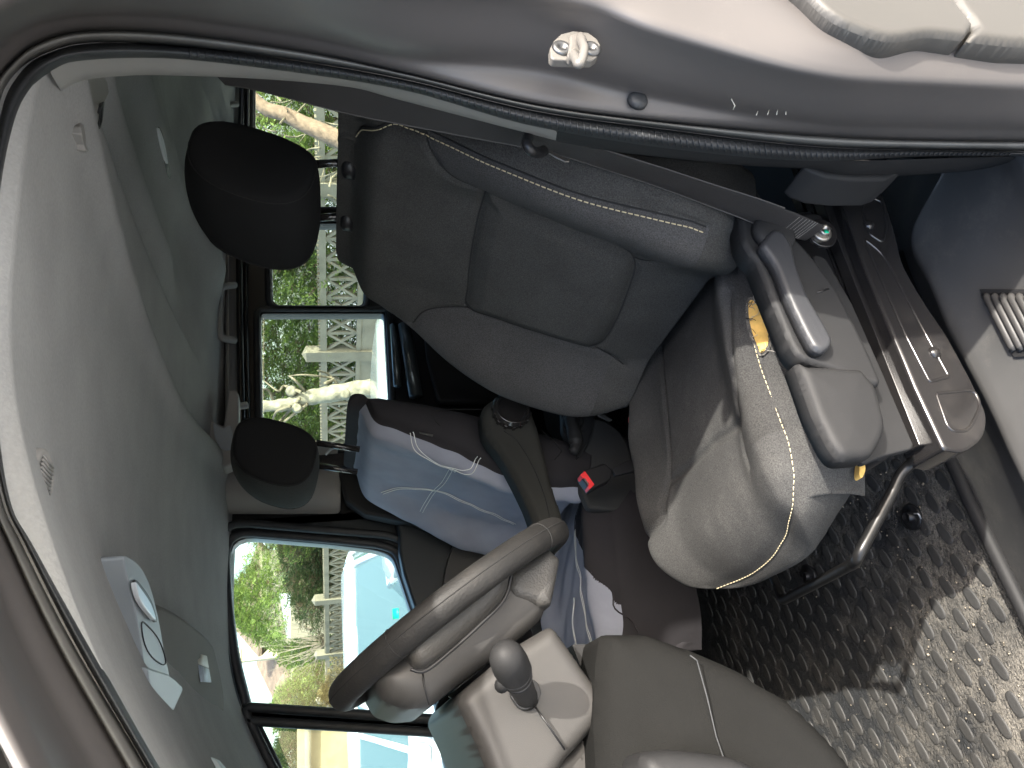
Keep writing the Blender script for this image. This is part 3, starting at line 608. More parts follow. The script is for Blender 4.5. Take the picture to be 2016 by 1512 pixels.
sk = plateY('stalk_socket', crs_round([(1004,1345,12),(1030,1332,12),(1058,1340,12),(1068,1366,14),(1045,1396,16),(1024,1398,14),(1004,1370,14)], 5), .7780, .006, M['black'], dash, bevel=.001)
b_ = HY(1038, 1376, .79); a_ = HY(992, 1282, .665)
mb = MB(); P_ = [b_ + (a_ - b_) * t for t in (0, .2, .38, .46, .48, .50, .52, .62, .72, .80, .88, .94, .98, 1.0)]
mb.tube(P_, [.0115, .012, .0128, .0142, .0146, .0138, .0148, .0165, .0172, .0168, .0160, .0135, .009, .003], 24); sk_ = mb.build('indicator_stalk', M['dark'], dash)
mb = MB(); ax_ = (a_ - b_) / np.linalg.norm(a_ - b_)
for t in (.50,): mb.lathe(b_ + (a_ - b_) * t, ax_, [(.0144, -.0006), (.0152, 0), (.0144, .0006)], 24)
mb.build('stalk_ring', M['black'], sk_)
mb = MB(); mb.lathe(b_ + (a_ - b_) * .62, ax_, [(.0166, -.0005), (.0171, 0), (.0166, .0005)], 24); mb.build('stalk_ring', M['black'], sk_)
mb = MB(); mb.tube([b_ + (a_ - b_) * .50 + np.array([.0, .0, .010]), b_ + (a_ - b_) * .60 + np.array([-.010, .0, .013]), b_ + (a_ - b_) * .66 + np.array([-.008, .0, .010])], [.004, .007, .003], 12); mb.build('stalk_switch', M['dark'], dash)
# right hand stalk with white marks, behind the wheel hub
mb = MB()
mb.tube(crs([HY(905,1378,1.05), HY(884,1388,1.05), HY(880,1400,1.05), HY(893,1412,1.05), HY(915,1414,1.05)], 4), [.015]*17, 14); mb.build('wiper_stalk', M['black'], dash)
mb = MB()
for p in ((889,1385), (897,1386), (904,1389)): mb.box(HY(*p, 1.033), (.003, .001, .007))
mb.tube([HY(p[0], p[1], 1.033) for p in ((893,1375),(897,1373),(899,1376),(895,1379))], .0009, 5, cyc=True); mb.build('stalk_mark', M['white'], dash)
plateY('dash_top', [(866,1380),(874,1372),(890,1400),(908,1440),(930,1500),(960,1600),(900,1600),(884,1500)], 1.80, .1, mat('dash_side_grey', (.19,.205,.21), .5), dash, bevel=.006)
hd = plateY('window_lever_panel', crs_round([(882,1446,5),(896,1440,5),(906,1484,5),(906,1500,5),(896,1498,5)], 4), 1.78, .02, M['greypale'], dash, bevel=.002)
plateY('dash_face', [(896,1408),(920,1416),(1020,1600),(940,1600),(905,1460)], 1.55, .3, mat('dash_dark_grey', (.045,.05,.05), .5, bump=.3, bscale=700), dash, bevel=.006)
prism('dash_body', [(-.8, .80, -.30), (-.13, .80, -.36), (-.10, .80, -.62), (-.22, .80, -.97), (-.8, .80, -.97)], (0, 1.18, 0), M['dark'], dash, bevel=.03)

# ================================================================ FLOOR MAT
matob = thing('floor_mat', 'dirty black rubber floor mat with oval studs in front of the driver seat', 'floor mat', (.10, .88, -.95))
rows = []
for i in range(40):
    x = -.45 + 1.25 * i / 39
    ynear = float(np.interp(x, [-.2, -.1, .09, .333, .42, .8], [.98, .955, .905, .905, .86, .86]))
    rows.append([(x, ynear + (2.0 - ynear) * t, -.952 + .0) for t in np.linspace(0, 1, 30)])
V, Fc = grid(rows); obj('mat_sheet', V, Fc, M['mat'], matob)
mb = MB()
for i in range(-14, 26):
    for j in range(0, 24):
        x = -.40 + i * .050 + (.025 if j % 2 else 0); y = .94 + j * .037 + rnd.uniform(-.001, .001)
        if x > .52 or x < -.42: continue
        yn = float(np.interp(x, [-.2, -.1, .09, .333], [.985, .96, .925, .925]))
        if y < yn + .01: continue
        a = rnd.uniform(-.04, .04) + (.35 if (i + j) % 2 else .25); n = 20; rows = []
        for (sc, h) in ((1.0, 0), (.97, .0012), (.88, .0019), (.60, .0021), (.2, .0020)):
            r = []
            for k in range(n):
                t = 2 * math.pi * k / n; ex = abs(math.cos(t))**.7 * math.copysign(1, math.cos(t)) * .0188 * sc; ey = abs(math.sin(t))**.8 * math.copysign(1, math.sin(t)) * .0096 * sc
                r.append((x + ex * math.cos(a) - ey * math.sin(a), y + ex * math.sin(a) + ey * math.cos(a), -.9515 + h))
            rows.append(r)
        V, Fc = grid(rows, cyc_u=True); Fc.append(tuple(range(4*n, 5*n))); mb.add(V, Fc)
mb.build('studs', M['stud'], matob)
for p in ((1794, 1018), (1592, 1134)):
    mb = MB(); c = HZ(*p, -.948); mb.lathe(c, (0, 0, 1), [(.022, -.002), (.022, .001), (.018, .003), (.009, .003), (.009, .011), (.007, .012), (.006, .010)], 24)
    mb.build('fixing_plug', M['black'], matob)
mb = MB(); mb.tube(crs([HZ(1799,1011,-.93), HZ(1808,1012,-.92), HZ(1813,1021,-.935)], 5), .0012, 6); mb.build('wire_end', M['white'], matob)
mb = MB()
for k in range(220):                                                  # grit and crumbs trodden into the mat
    x = rnd.uniform(-.25, .36); y = .93 + abs(rnd.gauss(0, .22)) ; s = rnd.uniform(.0004, .0013)
    if rnd.random() < .3: s *= 1.6
    mb.box((x, y, -.9505 + s), (s*2, s*1.6, s*1.3), Matrix.Rotation(rnd.random()*3, 3, 'Z'))
g = mb.build('grit', mat('grit_crumbs', (.26, .23, .18), .9, var=.4, vscale=60), None); tagtop(g, kind='stuff', label='pale grit and crumbs scattered over the rubber mat', cat='grit')

# ================================================================ SEATS
def groove(w, v, lines, depth=.006, sig=.006):
    P = np.stack([w, v], -1)[..., None, :]; tot = np.zeros_like(w)
    for ln in lines:
        A = np.array(ln[:-1], float); B = np.array(ln[1:], float); AB = B - A
        t = np.clip(((P - A) * AB).sum(-1) / ((AB**2).sum(-1) + 1e-12), 0, 1)
        d = np.linalg.norm(P - (A + t[..., None] * AB), axis=-1).min(-1)
        tot = np.maximum(tot, np.exp(-(d / sig)**2))
    return -depth * tot
def inside(w, v, poly):
    c = np.zeros_like(w, bool); n = len(poly)
    for i in range(n):
        x1, y1 = poly[i]; x2, y2 = poly[i-1]
        k = ((y1 > v) != (y2 > v)) & (w < (x2-x1) * (v-y1) / ((y2-y1) + 1e-12) + x1); c ^= k
    return c
def sdist(w, v, ln):
    return np.sqrt(-np.log(np.clip(groove(w, v, [ln], -1, .02), 1e-30, 1))) * .02
def sm2(p, n=6): return [tuple(q) for q in crs(p, n)]

class Back:
    """seat backrest: P0 bottom centre, v along the recline, n forward normal"""
    def __init__(s, P0, rec, H_, Wk, Bk, Nk, T, lines=(), bpos=(.45, .86), insert=None, yaw=0):
        s.P0 = np.array(P0, float); s.v = np.array([math.sin(rec), 0, math.cos(rec)]); s.n = np.array([-math.cos(rec), 0, math.sin(rec)]); s.w = np.array([0, 1., 0])
        s.H = H_; s.Wk = Wk; s.Bk = Bk; s.Nk = Nk; s.T = T; s.lines = lines; s.bpos = bpos; s.insert = insert
    def N(s, w, v):
        w = np.asarray(w, float); v = np.asarray(v, float); W = sinterp(s.Wk, v); a = np.abs(w) / W
        N = sinterp(s.Nk, v) + sinterp(s.Bk, v) * sm(s.bpos[0], s.bpos[1], a)
        N = N - .030 * sm(.84, 1.0, a)**2
        if s.insert:
            for ln in s.insert[:1]:
                ins = inside(w, v, ln); d = sdist(w, v, list(ln) + [ln[0]])
                N = N + np.where(ins, .011 * sm(0, .035, d), 0)
        N = N + groove(w, v, s.lines)
        return N - .05 * sm(s.H - .07, s.H, v)**2
    def S(s, w, v, off=0):
        N = s.N(np.array([w]), np.array([v]))[0] + off
        return s.P0 + s.w * w + s.v * v + s.n * N
    def mesh(s, parent, mats, zone, name='backrest', MU=150, MV=170, disp=None):
        vs = np.linspace(0, s.H, MV); rows = []; fm = []; zs = []
        for v in vs:
            W = float(sinterp(s.Wk, v)); u = np.linspace(-1, 1, MU); w = u * W
            N = s.N(w, np.full(MU, v))
            if disp is not None: N = N + disp(w, np.full(MU, v))
            r = [s.P0 + s.w * a + s.v * v + s.n * b for a, b in zip(w, N)]
            topf = float(sm(s.H - .05, s.H, v))
            Ts = s.T * (1 - .45 * topf**2); e1 = N[-1]; e0 = N[0]
            side = []
            for k, (dw, f) in enumerate(((.007, .08), (.012, .22), (.014, .45), (.010, .7), (.0, .88), (-.02, .98))):
                side.append((dw, f))
            for dw, f in side: r.append(s.P0 + s.w * (W + dw) + s.v * v + s.n * (e1 + (-Ts - e1) * f))
            for t in np.linspace(.8, -.8, 8): r.append(s.P0 + s.w * (W - .02) * t + s.v * v + s.n * (-Ts))
            for dw, f in side[::-1]: r.append(s.P0 - s.w * (W + dw) + s.v * v + s.n * (e0 + (-Ts - e0) * f))
            rows.append(r); zs.append((w, v))
        C = len(rows[0])
        # rounded roll over the top edge
        last = np.array(rows[-1]); cen = last.mean(0)
        for k in range(1, 6):
            a = k / 5 * math.pi / 2; f = 1 - .16 * (1 - math.cos(a)) * 2
            rows.append([cen + (p - cen) * np.array([f, 1 - .10*(1-math.cos(a)), f]) + s.v * .022 * math.sin(a) for p in last])
        V, Fc = grid(rows, cyc_u=True)
        z = []
        for i in range(len(rows) - 1):
            v = vs[min(i, MV - 1)]; W = float(sinterp(s.Wk, v)); w = (np.linspace(-1, 1, MU)[:-1] + 1/(MU)) * W
            zz = zone(w, np.full(MU - 1, v)); z += [int(q) for q in zz] + [zone.side] * (C - MU + 1)
        Fc.append(tuple(range(C))[::-1]); Fc.append(tuple(range((len(rows)-1)*C, len(rows)*C))); z += [zone.side, zone.top]
        return obj(name, V, Fc, mats, parent, fm=z)
def stitches(path3, mb, step=.0085, ln=.0055, r=.0008, mi=0):
    P = np.array(path3); d = np.r_[0, np.cumsum(np.linalg.norm(np.diff(P, axis=0), axis=1))]; s = 0
    g = lambda q: np.array([np.interp(q, d, P[:, k]) for k in range(3)])
    while s < d[-1] - ln: mb.tube([g(s), g(s + ln/2), g(s + ln)], r, 5, mi=mi); s += step

def headrest(parent, c, rec, w, h, d, mats, squash=0.0, yaw=0.0, posts=True, seatH=None):
    """D shaped cushion: flat fabric cheeks at both sides, rounded front"""
    v = np.array([math.sin(rec), 0, math.cos(rec)]); n = np.array([-math.cos(rec), 0, math.sin(rec)]); W = np.array([0, 1., 0])
    if yaw:
        cy, sy_ = math.cos(yaw), math.sin(yaw); rot = lambda a: np.array([a[0]*cy - a[1]*sy_, a[0]*sy_ + a[1]*cy, a[2]]); v, n, W = rot(v), rot(n), rot(W)
    c = np.array(c, float); rows = []; NU = 40; NVv = 36; zs = []
    def prof(t):   # side profile, t 0..1 round the D: front bulges, back nearly straight
        a = 2 * math.pi * t; ca, sa = math.cos(a), math.sin(a)
        x = abs(ca)**.75 * math.copysign(1, ca); z = abs(sa)**.8 * math.copysign(1, sa)
        nn = (x * (.62 if x > 0 else .38)) * d; hh = z * h / 2
        nn += .12 * d * (hh / (h/2)) * (-1 if x > 0 else -.6)
        return nn, hh
    for j in range(NU):
        s_ = -1 + 2 * j / (NU - 1); e = (1 - abs(s_)**5.0)**.5 if abs(s_) < 1 else 0
        e = max(e, .0); k = .90 + .10 * e if abs(s_) < .97 else (.86 if abs(s_) < .999 else .80)
        bul = .05 * d * (1 - s_**2)
        r = []
        for i in range(NVv):
            nn, hh = prof(i / NVv); top = 1 - .12 * (s_**2) * (1 if hh > 0 else .25)
            r.append(c + W * s_ * w / 2 + n * (nn * k + (bul if nn > 0 else 0)) + v * hh * k * top)
        rows.append(r)
    V, Fc = grid(rows, cyc_u=True); z = []
    for j in range(NU - 1):
        sidez = j < 3 or j >= NU - 4
        z += [1 if sidez else 0] * NVv
    Fc.append(tuple(range(NVv))[::-1]); Fc.append(tuple(range((NU-1)*NVv, NU*NVv))); z += [1, 1]
    hr = obj('headrest', V, Fc, mats, parent, fm=z, sub=1); fixnormals(hr)
    mb = MB()
    for j in (2, NU - 3):
        mb = MB(); P = rows[j] + [rows[j][0]]; cc = np.mean(P[:-1], 0); P = [cc + (p - cc) * 1.004 for p in P]
        if mats[0].name.startswith('black'): stitches(P[-12:] + P[:14], mb, .0075, .005, .0005)
        mb.tube(P[:-1], .0008, 5, cyc=True, mi=1)
        mb.build('stitching', [M['dull'], M['seam']], hr)
    return hr, v, n, W

# ---------- driver seat
drv = thing('driver_seat', 'worn charcoal driver seat nearest the door with tan stitching and torn cushion', 'seat', (.42, .9, -.95))
rec = math.atan2(.18, .51)
Wk = [(0,.235),(.05,.255),(.1,.268),(.18,.276),(.26,.272),(.34,.255),(.42,.228),(.48,.214),(.53,.205),(.56,.19)]
Bk = [(0,.045),(.05,.06),(.15,.064),(.25,.060),(.33,.045),(.40,.018),(.46,.002),(.6,0)]
Nk = [(0,.035),(.08,.048),(.2,.045),(.35,.028),(.45,.026),(.56,.022)]
bk_ = Back((.60, .9, -.555), rec, .535, Wk, Bk, Nk, .075)
def inv(b, px, py):
    N = .05; v_ = ray(px, py)
    for _ in range(40):
        P = b.P0 + b.n * N; q = v_ * ((P @ b.n) / (v_ @ b.n)) - b.P0; w, v = float(q @ b.w), float(q @ b.v)
        W = float(sinterp(b.Wk, np.array([v]))[0]); w_ = max(-W, min(W, w)); N = .6 * N + .4 * float(b.N(np.array([w_]), np.array([max(0, min(b.H, v))]))[0])
    return (w, v)
def invl(pts, n=6): return sm2([inv(bk_, *p) for p in pts], n)
ins = invl([(955,380),(938,440),(924,520),(919,575),(920,610),(985,634),(1070,662),(1140,683),(1165,686),(1190,672),(1215,630),(1235,580),(1249,535),(1246,512),(1232,496),(1205,483),(1150,462),(1080,434),(1010,405)], 4)
seamN = invl([(838,265),(850,305),(870,335),(900,358),(955,380)]); seamF = invl([(812,640),(830,620),(860,611),(920,610)])
lowN = invl([(1246,512),(1270,518),(1310,520)], 3); lowF = invl([(1170,687),(1195,700),(1226,722)], 3)
outerN = invl([(700,268),(715,255),(760,245),(810,248),(855,268),(900,290),(1000,335),(1100,375),(1200,405),(1300,428),(1392,444)])
outerN = [(max(a, -float(sinterp(Wk, b)) * .97), b) for a, b in outerN]
outerF = [(float(sinterp(Wk, b)) * .955, b) for a, b in outerN]
topseam = invl([(690,285),(682,340),(680,400),(680,470),(686,530)])
bk_ = Back((.60, .9, -.555), rec, .535, Wk, Bk, Nk, .075, lines=[ins + [ins[0]], seamN, seamF, outerN, outerF, lowN, lowF, topseam], insert=[ins])
def zone(w, v):
    W = sinterp(Wk, v); a = np.abs(w) / W
    nn_ = sorted([(b, a_) for a_, b in seamN + ins[-8:]]); ff_ = sorted([(b, a_) for a_, b in seamF + ins[15:30]]); oo_ = sorted([(b, a_) for a_, b in outerN])
    ln_ = np.interp(v, [q[0] for q in nn_], [q[1] for q in nn_]); lf_ = np.interp(v, [q[0] for q in ff_], [q[1] for q in ff_]); lo_ = np.interp(v, [q[0] for q in oo_], [q[1] for q in oo_])
    return np.where((((w < ln_) & (w > lo_)) | ((w > lf_) & (a < .955))) & (v < nn_[-1][0]) & (v > .06), 1, 0)
zone.side = 0; zone.top = 0
back = bk_.mesh(drv, [M['fab'], M['fab2']], zone)
fixnormals(back)
mb = MB()
stitches([bk_.S(a + .003, b, .0028) for a, b in outerN], mb, .0078, .0056, .00085)
mb.build('contrast_stitching', M['thread'], back)
mb = MB()
for ln in (ins + [ins[0]], seamN, seamF, outerN, outerF, lowN, lowF): mb.tube([bk_.S(a, b, .0004) for a, b in ln], .0013, 5)
mb.build('seam', M['seam'], back)
hr, hv, hn, hW = headrest(drv, (.812, .912, .078), math.radians(14), .168, .195, .128, [M['fabhead'], M['fabhead']])
mb = MB()
for dy in (-.06, .06):
    mb = MB()
    top = np.array([.815, .915 + dy, -.000]); e_ = np.array([.825, .915 + dy, -.075]); mb.tube([top, e_], .0062, 12); c = np.array([.820, .915 + dy, -.040]); mb.lathe(c - hv*.02, hv, [(.019, -.01), (.019, .006), (.015, .010), (.009, .012)], 18, mi=1)
    mb.build('headrest_post', [M['gloss'], M['black']], drv)

class Cush:
    def __init__(s, xr, xf, yc, z0, Wk, lines, B=.03, slope=.04, nose=.075):
        s.xr, s.xf, s.yc, s.z0, s.Wk, s.lines, s.B, s.slope, s.nose = xr, xf, yc, z0, Wk, lines, B, slope, nose
    def Z(s, x, w):
        x = np.asarray(x, float); w = np.asarray(w, float); t = (s.xr - x) / (s.xr - s.xf); W = sinterp(s.Wk, t); a = np.abs(w) / W
        z = s.z0 + s.slope * (t - .4) + s.B * sm(.42, .80, a) * (1 - .5 * sm(.7, 1, t)) - .055 * sm(.74, 1.04, a)**1.4 - .022 * np.exp(-((t - .1) / .18)**2)
        z = z - s.nose * np.clip((t - .80) / .20, 0, 1)**2.4 + .006 * np.sin(np.clip(t, 0, 1) * 3.1)
        return z + groove(x, w, s.lines)
    def S(s, x, w, off=0): return np.array([x, s.yc + w, float(s.Z(np.array([x]), np.array([w]))[0]) + off])
    def mesh(s, parent, mats, zone, skirt, name='cushion', MU=140, MT=150, disp=None, zs=0):
        rows = []; z = []
        ts = np.linspace(0, 1, MT)
        for t in ts:
            W = float(sinterp(s.Wk, t)); u = np.linspace(-1, 1, MU); w = u * W
            x = s.xr + (s.xf - s.xr) * t + .045 * np.abs(u)**3.5 * t**3
            Z = s.Z(x, w)
            if disp is not None: Z = Z + disp(x, w)
            r = [np.array([a, s.yc + b, c]) for a, b, c in zip(x, w, Z)]
            rows.append(r)
        # skirt down both sides
        full = []
        for t, r in zip(ts, rows):
            def drop(p, sgn):
                out = []
                for f, o in ((.06, .004), (.25, .007), (.6, .002), (1, -.012)):
                    out.append(p + np.array([0, sgn * o, -(p[2] - (s.z0 - skirt(t))) * f]))
                return out
            L_ = drop(r[0], -1)[::-1]; R_ = drop(r[-1], 1); full.append(L_ + r + R_)
        # front roll
        fr = np.array(full[-1]); zb = s.z0 - skirt(1.0)
        for f, o in ((.10, .0), (.3, .004), (.6, .014), (1, .034)):
            full.append([np.array([p[0] + o, p[1], p[2] - (p[2] - zb) * f if p[2] > zb else p[2]]) for p in fr])
        V, Fc = grid(full); C = len(full[0])
        for i in range(len(full) - 1):
            t = ts[min(i, MT - 1)]; W = float(sinterp(s.Wk, t)); w = (np.linspace(-1, 1, MU)[:-1] + 1/MU) * W
            x = np.full(MU - 1, s.xr + (s.xf - s.xr) * t)
            zz = [int(q) for q in zone(x, w)] if i < MT - 1 else [zs if zs else 0] * (MU - 1)
            z += [zs] * 4 + zz + [zs] * 4
        return obj(name, V, Fc, mats, parent, fm=z)
CW = [(0,.215),(.2,.222),(.45,.228),(.7,.230),(.88,.222),(1,.19)]
tn = sm2([(.59,-.11),(.48,-.100),(.40,-.098),(.33,-.112),(.27,-.155),(.22,-.19)], 5); tf = [(a, -b) for a, b in tn]
cross = sm2([(.355,-.105),(.335,-.05),(.33,0),(.335,.05),(.355,.105)], 4)
on = [(x, -.182) for x in np.linspace(.60, .30, 10)] + [(.26,-.176),(.225,-.160),(.200,-.135),(.180,-.10),(.172,-.04),(.170,.03),(.172,.1),(.185,.15)]
cu = Cush(.665, .178, .918, -.545, CW, [], B=.026, slope=.035)
def onc(px, py, off=0.0):
    v = ray(px, py); lo, hi = .4, 1.35
    for k in range(60):
        m_ = (lo + hi) / 2; p = v * (m_ / v[1])
        zz = float(cu.Z(np.array([p[0]]), np.array([p[1] - cu.yc]))[0]) + off
        if p[2] > zz: lo = m_
        else: hi = m_
    return v * (hi / v[1])
def onl(pts): return [(float(q[0]), float(q[1] - cu.yc)) for q in (onc(*p) for p in pts)]
on = onl([(1462,610),(1475,665),(1490,720),(1510,775),(1530,830),(1545,870),(1553,910),(1556,950),(1553,1000),(1545,1035),(1532,1070),(1512,1100),(1475,1130),(1430,1150),(1405,1160)])
tf = sm2(onl([(1300,690),(1306,760),(1312,830),(1318,900),(1315,945),(1304,990),(1292,1040),(1284,1100)]), 5)
tn = sm2(onl([(1430,575),(1438,700),(1450,800),(1462,880),(1472,915)]), 4)
cross = sm2(onl([(1317,948),(1360,915),(1410,868),(1455,825)]), 4)
cu.lines = [tn, tf, cross, sm2(on, 3)]
def cz(x, w):
    tnx = sorted(tn); tfx = sorted(tf); onx = sorted(p for p in sm2(on, 4) if p[0] > .25)
    ln_ = np.interp(x, [p[0] for p in tnx], [p[1] for p in tnx]); lf_ = np.interp(x, [p[0] for p in tfx], [p[1] for p in tfx]); lo_ = np.interp(x, [p[0] for p in onx], [p[1] for p in onx])
    return np.where(((w < ln_) & (w > lo_) & (x > tnx[0][0])) | ((w > lf_) & (x > .26)), 1, 0)
def bumps(x, w): return .0022 * np.sin(x * 60 + np.sin(w * 30)) * sm(.14, .2, np.abs(w)) * sm(.2, .3, x)
def skd(t): return float(np.interp(t, [0, .4, .8, 1], [.05, .05, .07, .085]))
cush = cu.mesh(drv, [M['fabworn'], M['fabworn2']], cz, skd, disp=bumps); fixnormals(cush)
mb = MB(); stitches([cu.S(a, b, .0015) for a, b in sm2(on, 4)], mb, .0075, .0052, .00065); mb.build('contrast_stitching', M['thread'], cush)
for ln in (tn, tf):
    mb = MB(); mb.tube([cu.S(a, b, -.0018) for a, b in ln], .0011, 5); mb.build('seam', M['seam'], cush)
# torn hole over the bolster: foam showing, frayed edge, loose threads
def patch(name, pts, off, m, n=5, parent=cush, th=.0):
    ringp = [onc(p[0], p[1], off) for p in crs(pts, n, cyc=True)]; c = np.mean(ringp, 0) + np.array([0, 0, th])
    V = ringp + [c + (p - c) * .6 + np.array([0, 0, th*.4]) for p in ringp] + [c]; N = len(ringp)
    Fc = [(i, (i+1) % N, (i+1) % N + N, i + N) for i in range(N)] + [(i + N, (i+1) % N + N, 2*N) for i in range(N)]
    return fixnormals(obj(name, V, Fc, m, parent))
hole = [(1474,596),(1483,592),(1495,610),(1509,640),(1513,668),(1508,686),(1498,694),(1492,682),(1483,660),(1475,628)]
patch('frayed_edge', [(1470,592),(1482,585),(1499,600),(1515,632),(1519,668),(1514,690),(1497,701),(1487,686),(1476,662),(1468,628)], .0022, mat('dark_fray', (.10,.095,.085), .95, bump=1, bscale=500, var=.5, vscale=150, bdist=.002))
patch('foam', hole, .0036, M['foam'], th=.001)
mb = MB()
for k in range(46):
    i = rnd.random(); a = np.array(hole[int(i * len(hole)) % len(hole)], float) + np.array([rnd.uniform(-3, 3), rnd.uniform(-4, 4)])
    d = np.array([rnd.uniform(-9, 22), rnd.uniform(-16, 16)]); q = [onc(*(a + d * t + np.array([rnd.uniform(-2, 2), rnd.uniform(-2, 2)])), .004 + .006 * t) for t in (0, .35, .7, 1)]
    mb.tube(crs(q, 4), .00035, 4, mi=k % 2)
mb.build('loose_thread', [M['fray'], M['seam']], cush)
# side valance with recliner lever
val = softY('side_valance', ([(1452,372,8),(1458,430,8),(1464,475,8),(1478,498,6),(1492,512,8),(1524,594,0),(1558,676,8),(1576,704,14),(1742,762,20),(1706,680,0),(1652,572,20),(1598,500,20),(1540,440,10),(1500,400,20)]), .632, .03, .006, M['dark'], drv)
# bulged front end
softY('valance_nose', ([(1572,706,8),(1590,716,4),(1700,722,8),(1730,760,6),(1750,832,20),(1742,866,20),(1722,898,12),(1662,903,18),(1642,880,20),(1608,812,0),(1576,724,10)]), .627, .030, .011, M['dark'], drv, bulge=.003, label='bulged front end of the side valance')
plateY('valance_skirt', crs_round([(1600,500,8),(1625,505,10),(1680,600,0),(1742,740,0),(1800,876,4),(1796,884,6),(1740,898,20),(1700,915,10),(1680,880,0),(1640,700,0)], 5), .664, .012, M['dark'], drv, bevel=.003)
mb = MB()
c = HY(1520, 464, .630); mb.lathe(c, (0, -1, 0), [(.027, -.002), (.027, .006), (.024, .010), (.010, .0115)], 32)
lev = mb.build('recliner_lever', M['dark'], drv)
softY('lever_arm', ([(1500,478,8),(1522,446,14),(1545,455,10),(1562,480,12),(1570,520,20),(1592,580,20),(1628,640,20),(1642,668,12),(1638,684,10),(1622,692,10),(1604,684,10),(1585,650,20),(1552,580,20),(1530,520,20)]), .614, .016, .0065, mat('lever_plastic', (.036,.037,.04), .38, bump=.3, bscale=1100, spec=.5), drv, bulge=.002)
mb = MB(); mb.tube([HY(p[0], p[1], .6315) for p in ((1527,570),(1545,573),(1557,578))], .0009, 5); mb.build('moulded_mark', M['black'], drv); mb = MB(); mb.tube([HY(p[0], p[1], .6315) for p in ((1608,576),(1618,573),(1631,569))], .0012, 5); mb.build('moulded_mark', M['black'], drv)
# rails and adjuster bar
mb = MB()
a, b = HY(1661, 470, .672), HY(1824, 874, .672)
d_ = (b - a) / np.linalg.norm(b - a); a0 = a - d_ * .16
u_ = np.cross(d_, [0, 1, 0]); Mx = np.array([d_, [0, 1, 0], u_]).T
L_ = np.linalg.norm(b - a0); mb.box((a0 + b) / 2 + np.array([0, .012, 0]), (L_, .018, .014), Mx)
mb.box((a0 + b) / 2 + np.array([0, .03, -.006]), (L_ * .99, .012, .026), Mx)
mb.build('seat_rail', M['gloss'], drv, bevel=.0015)
mb = MB(); mb.box((a0 + b) / 2 + np.array([.006, .030, -.022]), (L_ * .985, .02, .016), Mx); mb.build('seat_rail', mat('greasy_rail_slot', (.02,.018,.015), .5, dust=.9, dscale=60, dustcol=(.3,.27,.22)), drv, bevel=.001)
mb = MB()
for p0, p1, y in (((1592,338),(1640,440), .70), ((1568,372),(1600,450), .72)):
    q0, q1 = HY(*p0, y), HY(*p1, y); dd = (q1 - q0) / np.linalg.norm(q1 - q0); uu = np.cross(dd, [0, 1, 0]); mb.box((q0 + q1) / 2, (np.linalg.norm(q1 - q0), .016, .018), np.array([dd, [0, 1, 0], uu]).T)
mb.build('rail_end', M['gloss'], drv, bevel=.002)
bar = [HY(1803, 862, .70), HY(1810, 880, .695), HY(1807, 898, .70), HY(1790, 916, .715), HY(1772, 936, .725), HY(1755, 972, .735), HY(1724, 1030, .75), HY(1692, 1090, .765), HY(1682, 1108, .785), HY(1664, 1118, .82), HY(1600, 1152, .93), HY(1552, 1177, 1.03), HY(1540, 1180, 1.055), HY(1533, 1165, 1.07), HY(1526, 1145, 1.08), HY(1500, 1090, 1.09)]
mb = MB(); mb.tube(crs(bar, 6), .0068, 16); mb.build('adjuster_bar', M['barblack'], drv)
prism('seat_frame', [(.62, .70, -.62), (.28, .70, -.60), (.25, .70, -.64), (.28, .70, -.69), (.64, .70, -.74)], (0, .40, 0), M['black'], drv, bevel=.01)
prism('seat_pedestal', [(.60, .78, -.72), (.44, .78, -.72), (.43, .78, -.955), (.64, .78, -.955)], (0, .30, 0), M['black'], drv, bevel=.01)
patch2 = prism('foam_tear', crs([HY(*p, .700) for p in ((1694,910),(1702,912),(1704,925),(1698,940),(1692,935))], 4, cyc=True), (0, .01, 0), M['foam'], drv, bevel=.001)

# ---------- seat belt
belt = thing('seat_belt', 'dark woven seat belt running down over the driver backrest to a steel bolt', 'seat belt', (.55, .58, -.95))
bp = [(420,140,.62),(500,150,.60),(600,172,.585),(690,194,.58),(774,212,.578),(860,231,.577),(947,251,.577),(1040,271,.578),(1100,286,.580),(1200,318,.587),(1300,350,.595),(1400,385,.603),(1480,413,.608),(1540,437,.612),(1580,452,.616),(1604,460,.62)]
P = crs([HY(a, b, y) for a, b, y in bp], 6)
mb = MB(); wd = []
for i_, p in enumerate(P):
    t_ = P[min(i_+1, len(P)-1)] - P[max(i_-1, 0)]; t_ = t_ / np.linalg.norm(t_); vd = p / np.linalg.norm(p); pr = np.cross(t_, vd); pr /= np.linalg.norm(pr)
    if pr[2] > 0: pr = -pr
    vd = vd - (vd @ t_) * t_; vd /= np.linalg.norm(vd); k_ = .58 + .14 * math.sin(i_ * .09); wd.append(pr * k_ - vd * math.sqrt(1 - k_ * k_))
mb.ribbon(P, wd, [.046 if i < len(P)*.86 else .046 - .014 * (i - len(P)*.86) / (len(P)*.14) for i in range(len(P))]); web = mb.build('webbing', M['belt'], belt, sub=1)
mb = MB()
for i, (p, d) in enumerate(zip(P, wd)):
    pass
e1 = [p + d / np.linalg.norm(d) * .0225 + np.array([-.0005, -.0012, .0005]) for p, d in zip(P, wd)][:int(len(P)*.85)]; mb.tube(e1, .0009, 5)
e1 = [p - d / np.linalg.norm(d) * .0225 + np.array([-.0005, -.0012, .0005]) for p, d in zip(P, wd)][:int(len(P)*.85)]; mb.tube(e1, .0009, 5)
mb.build('selvedge', mat('belt_edge', (.07,.065,.06), .7), belt)
mb = MB(); mb.tube(crs([HY(*p) for p in ((1040,268,.562),(1037,282,.553),(1045,296,.556),(1060,301,.566),(1070,297,.576))], 6), .0058, 12)
mb.build('buckle_tongue', M['black'], belt)
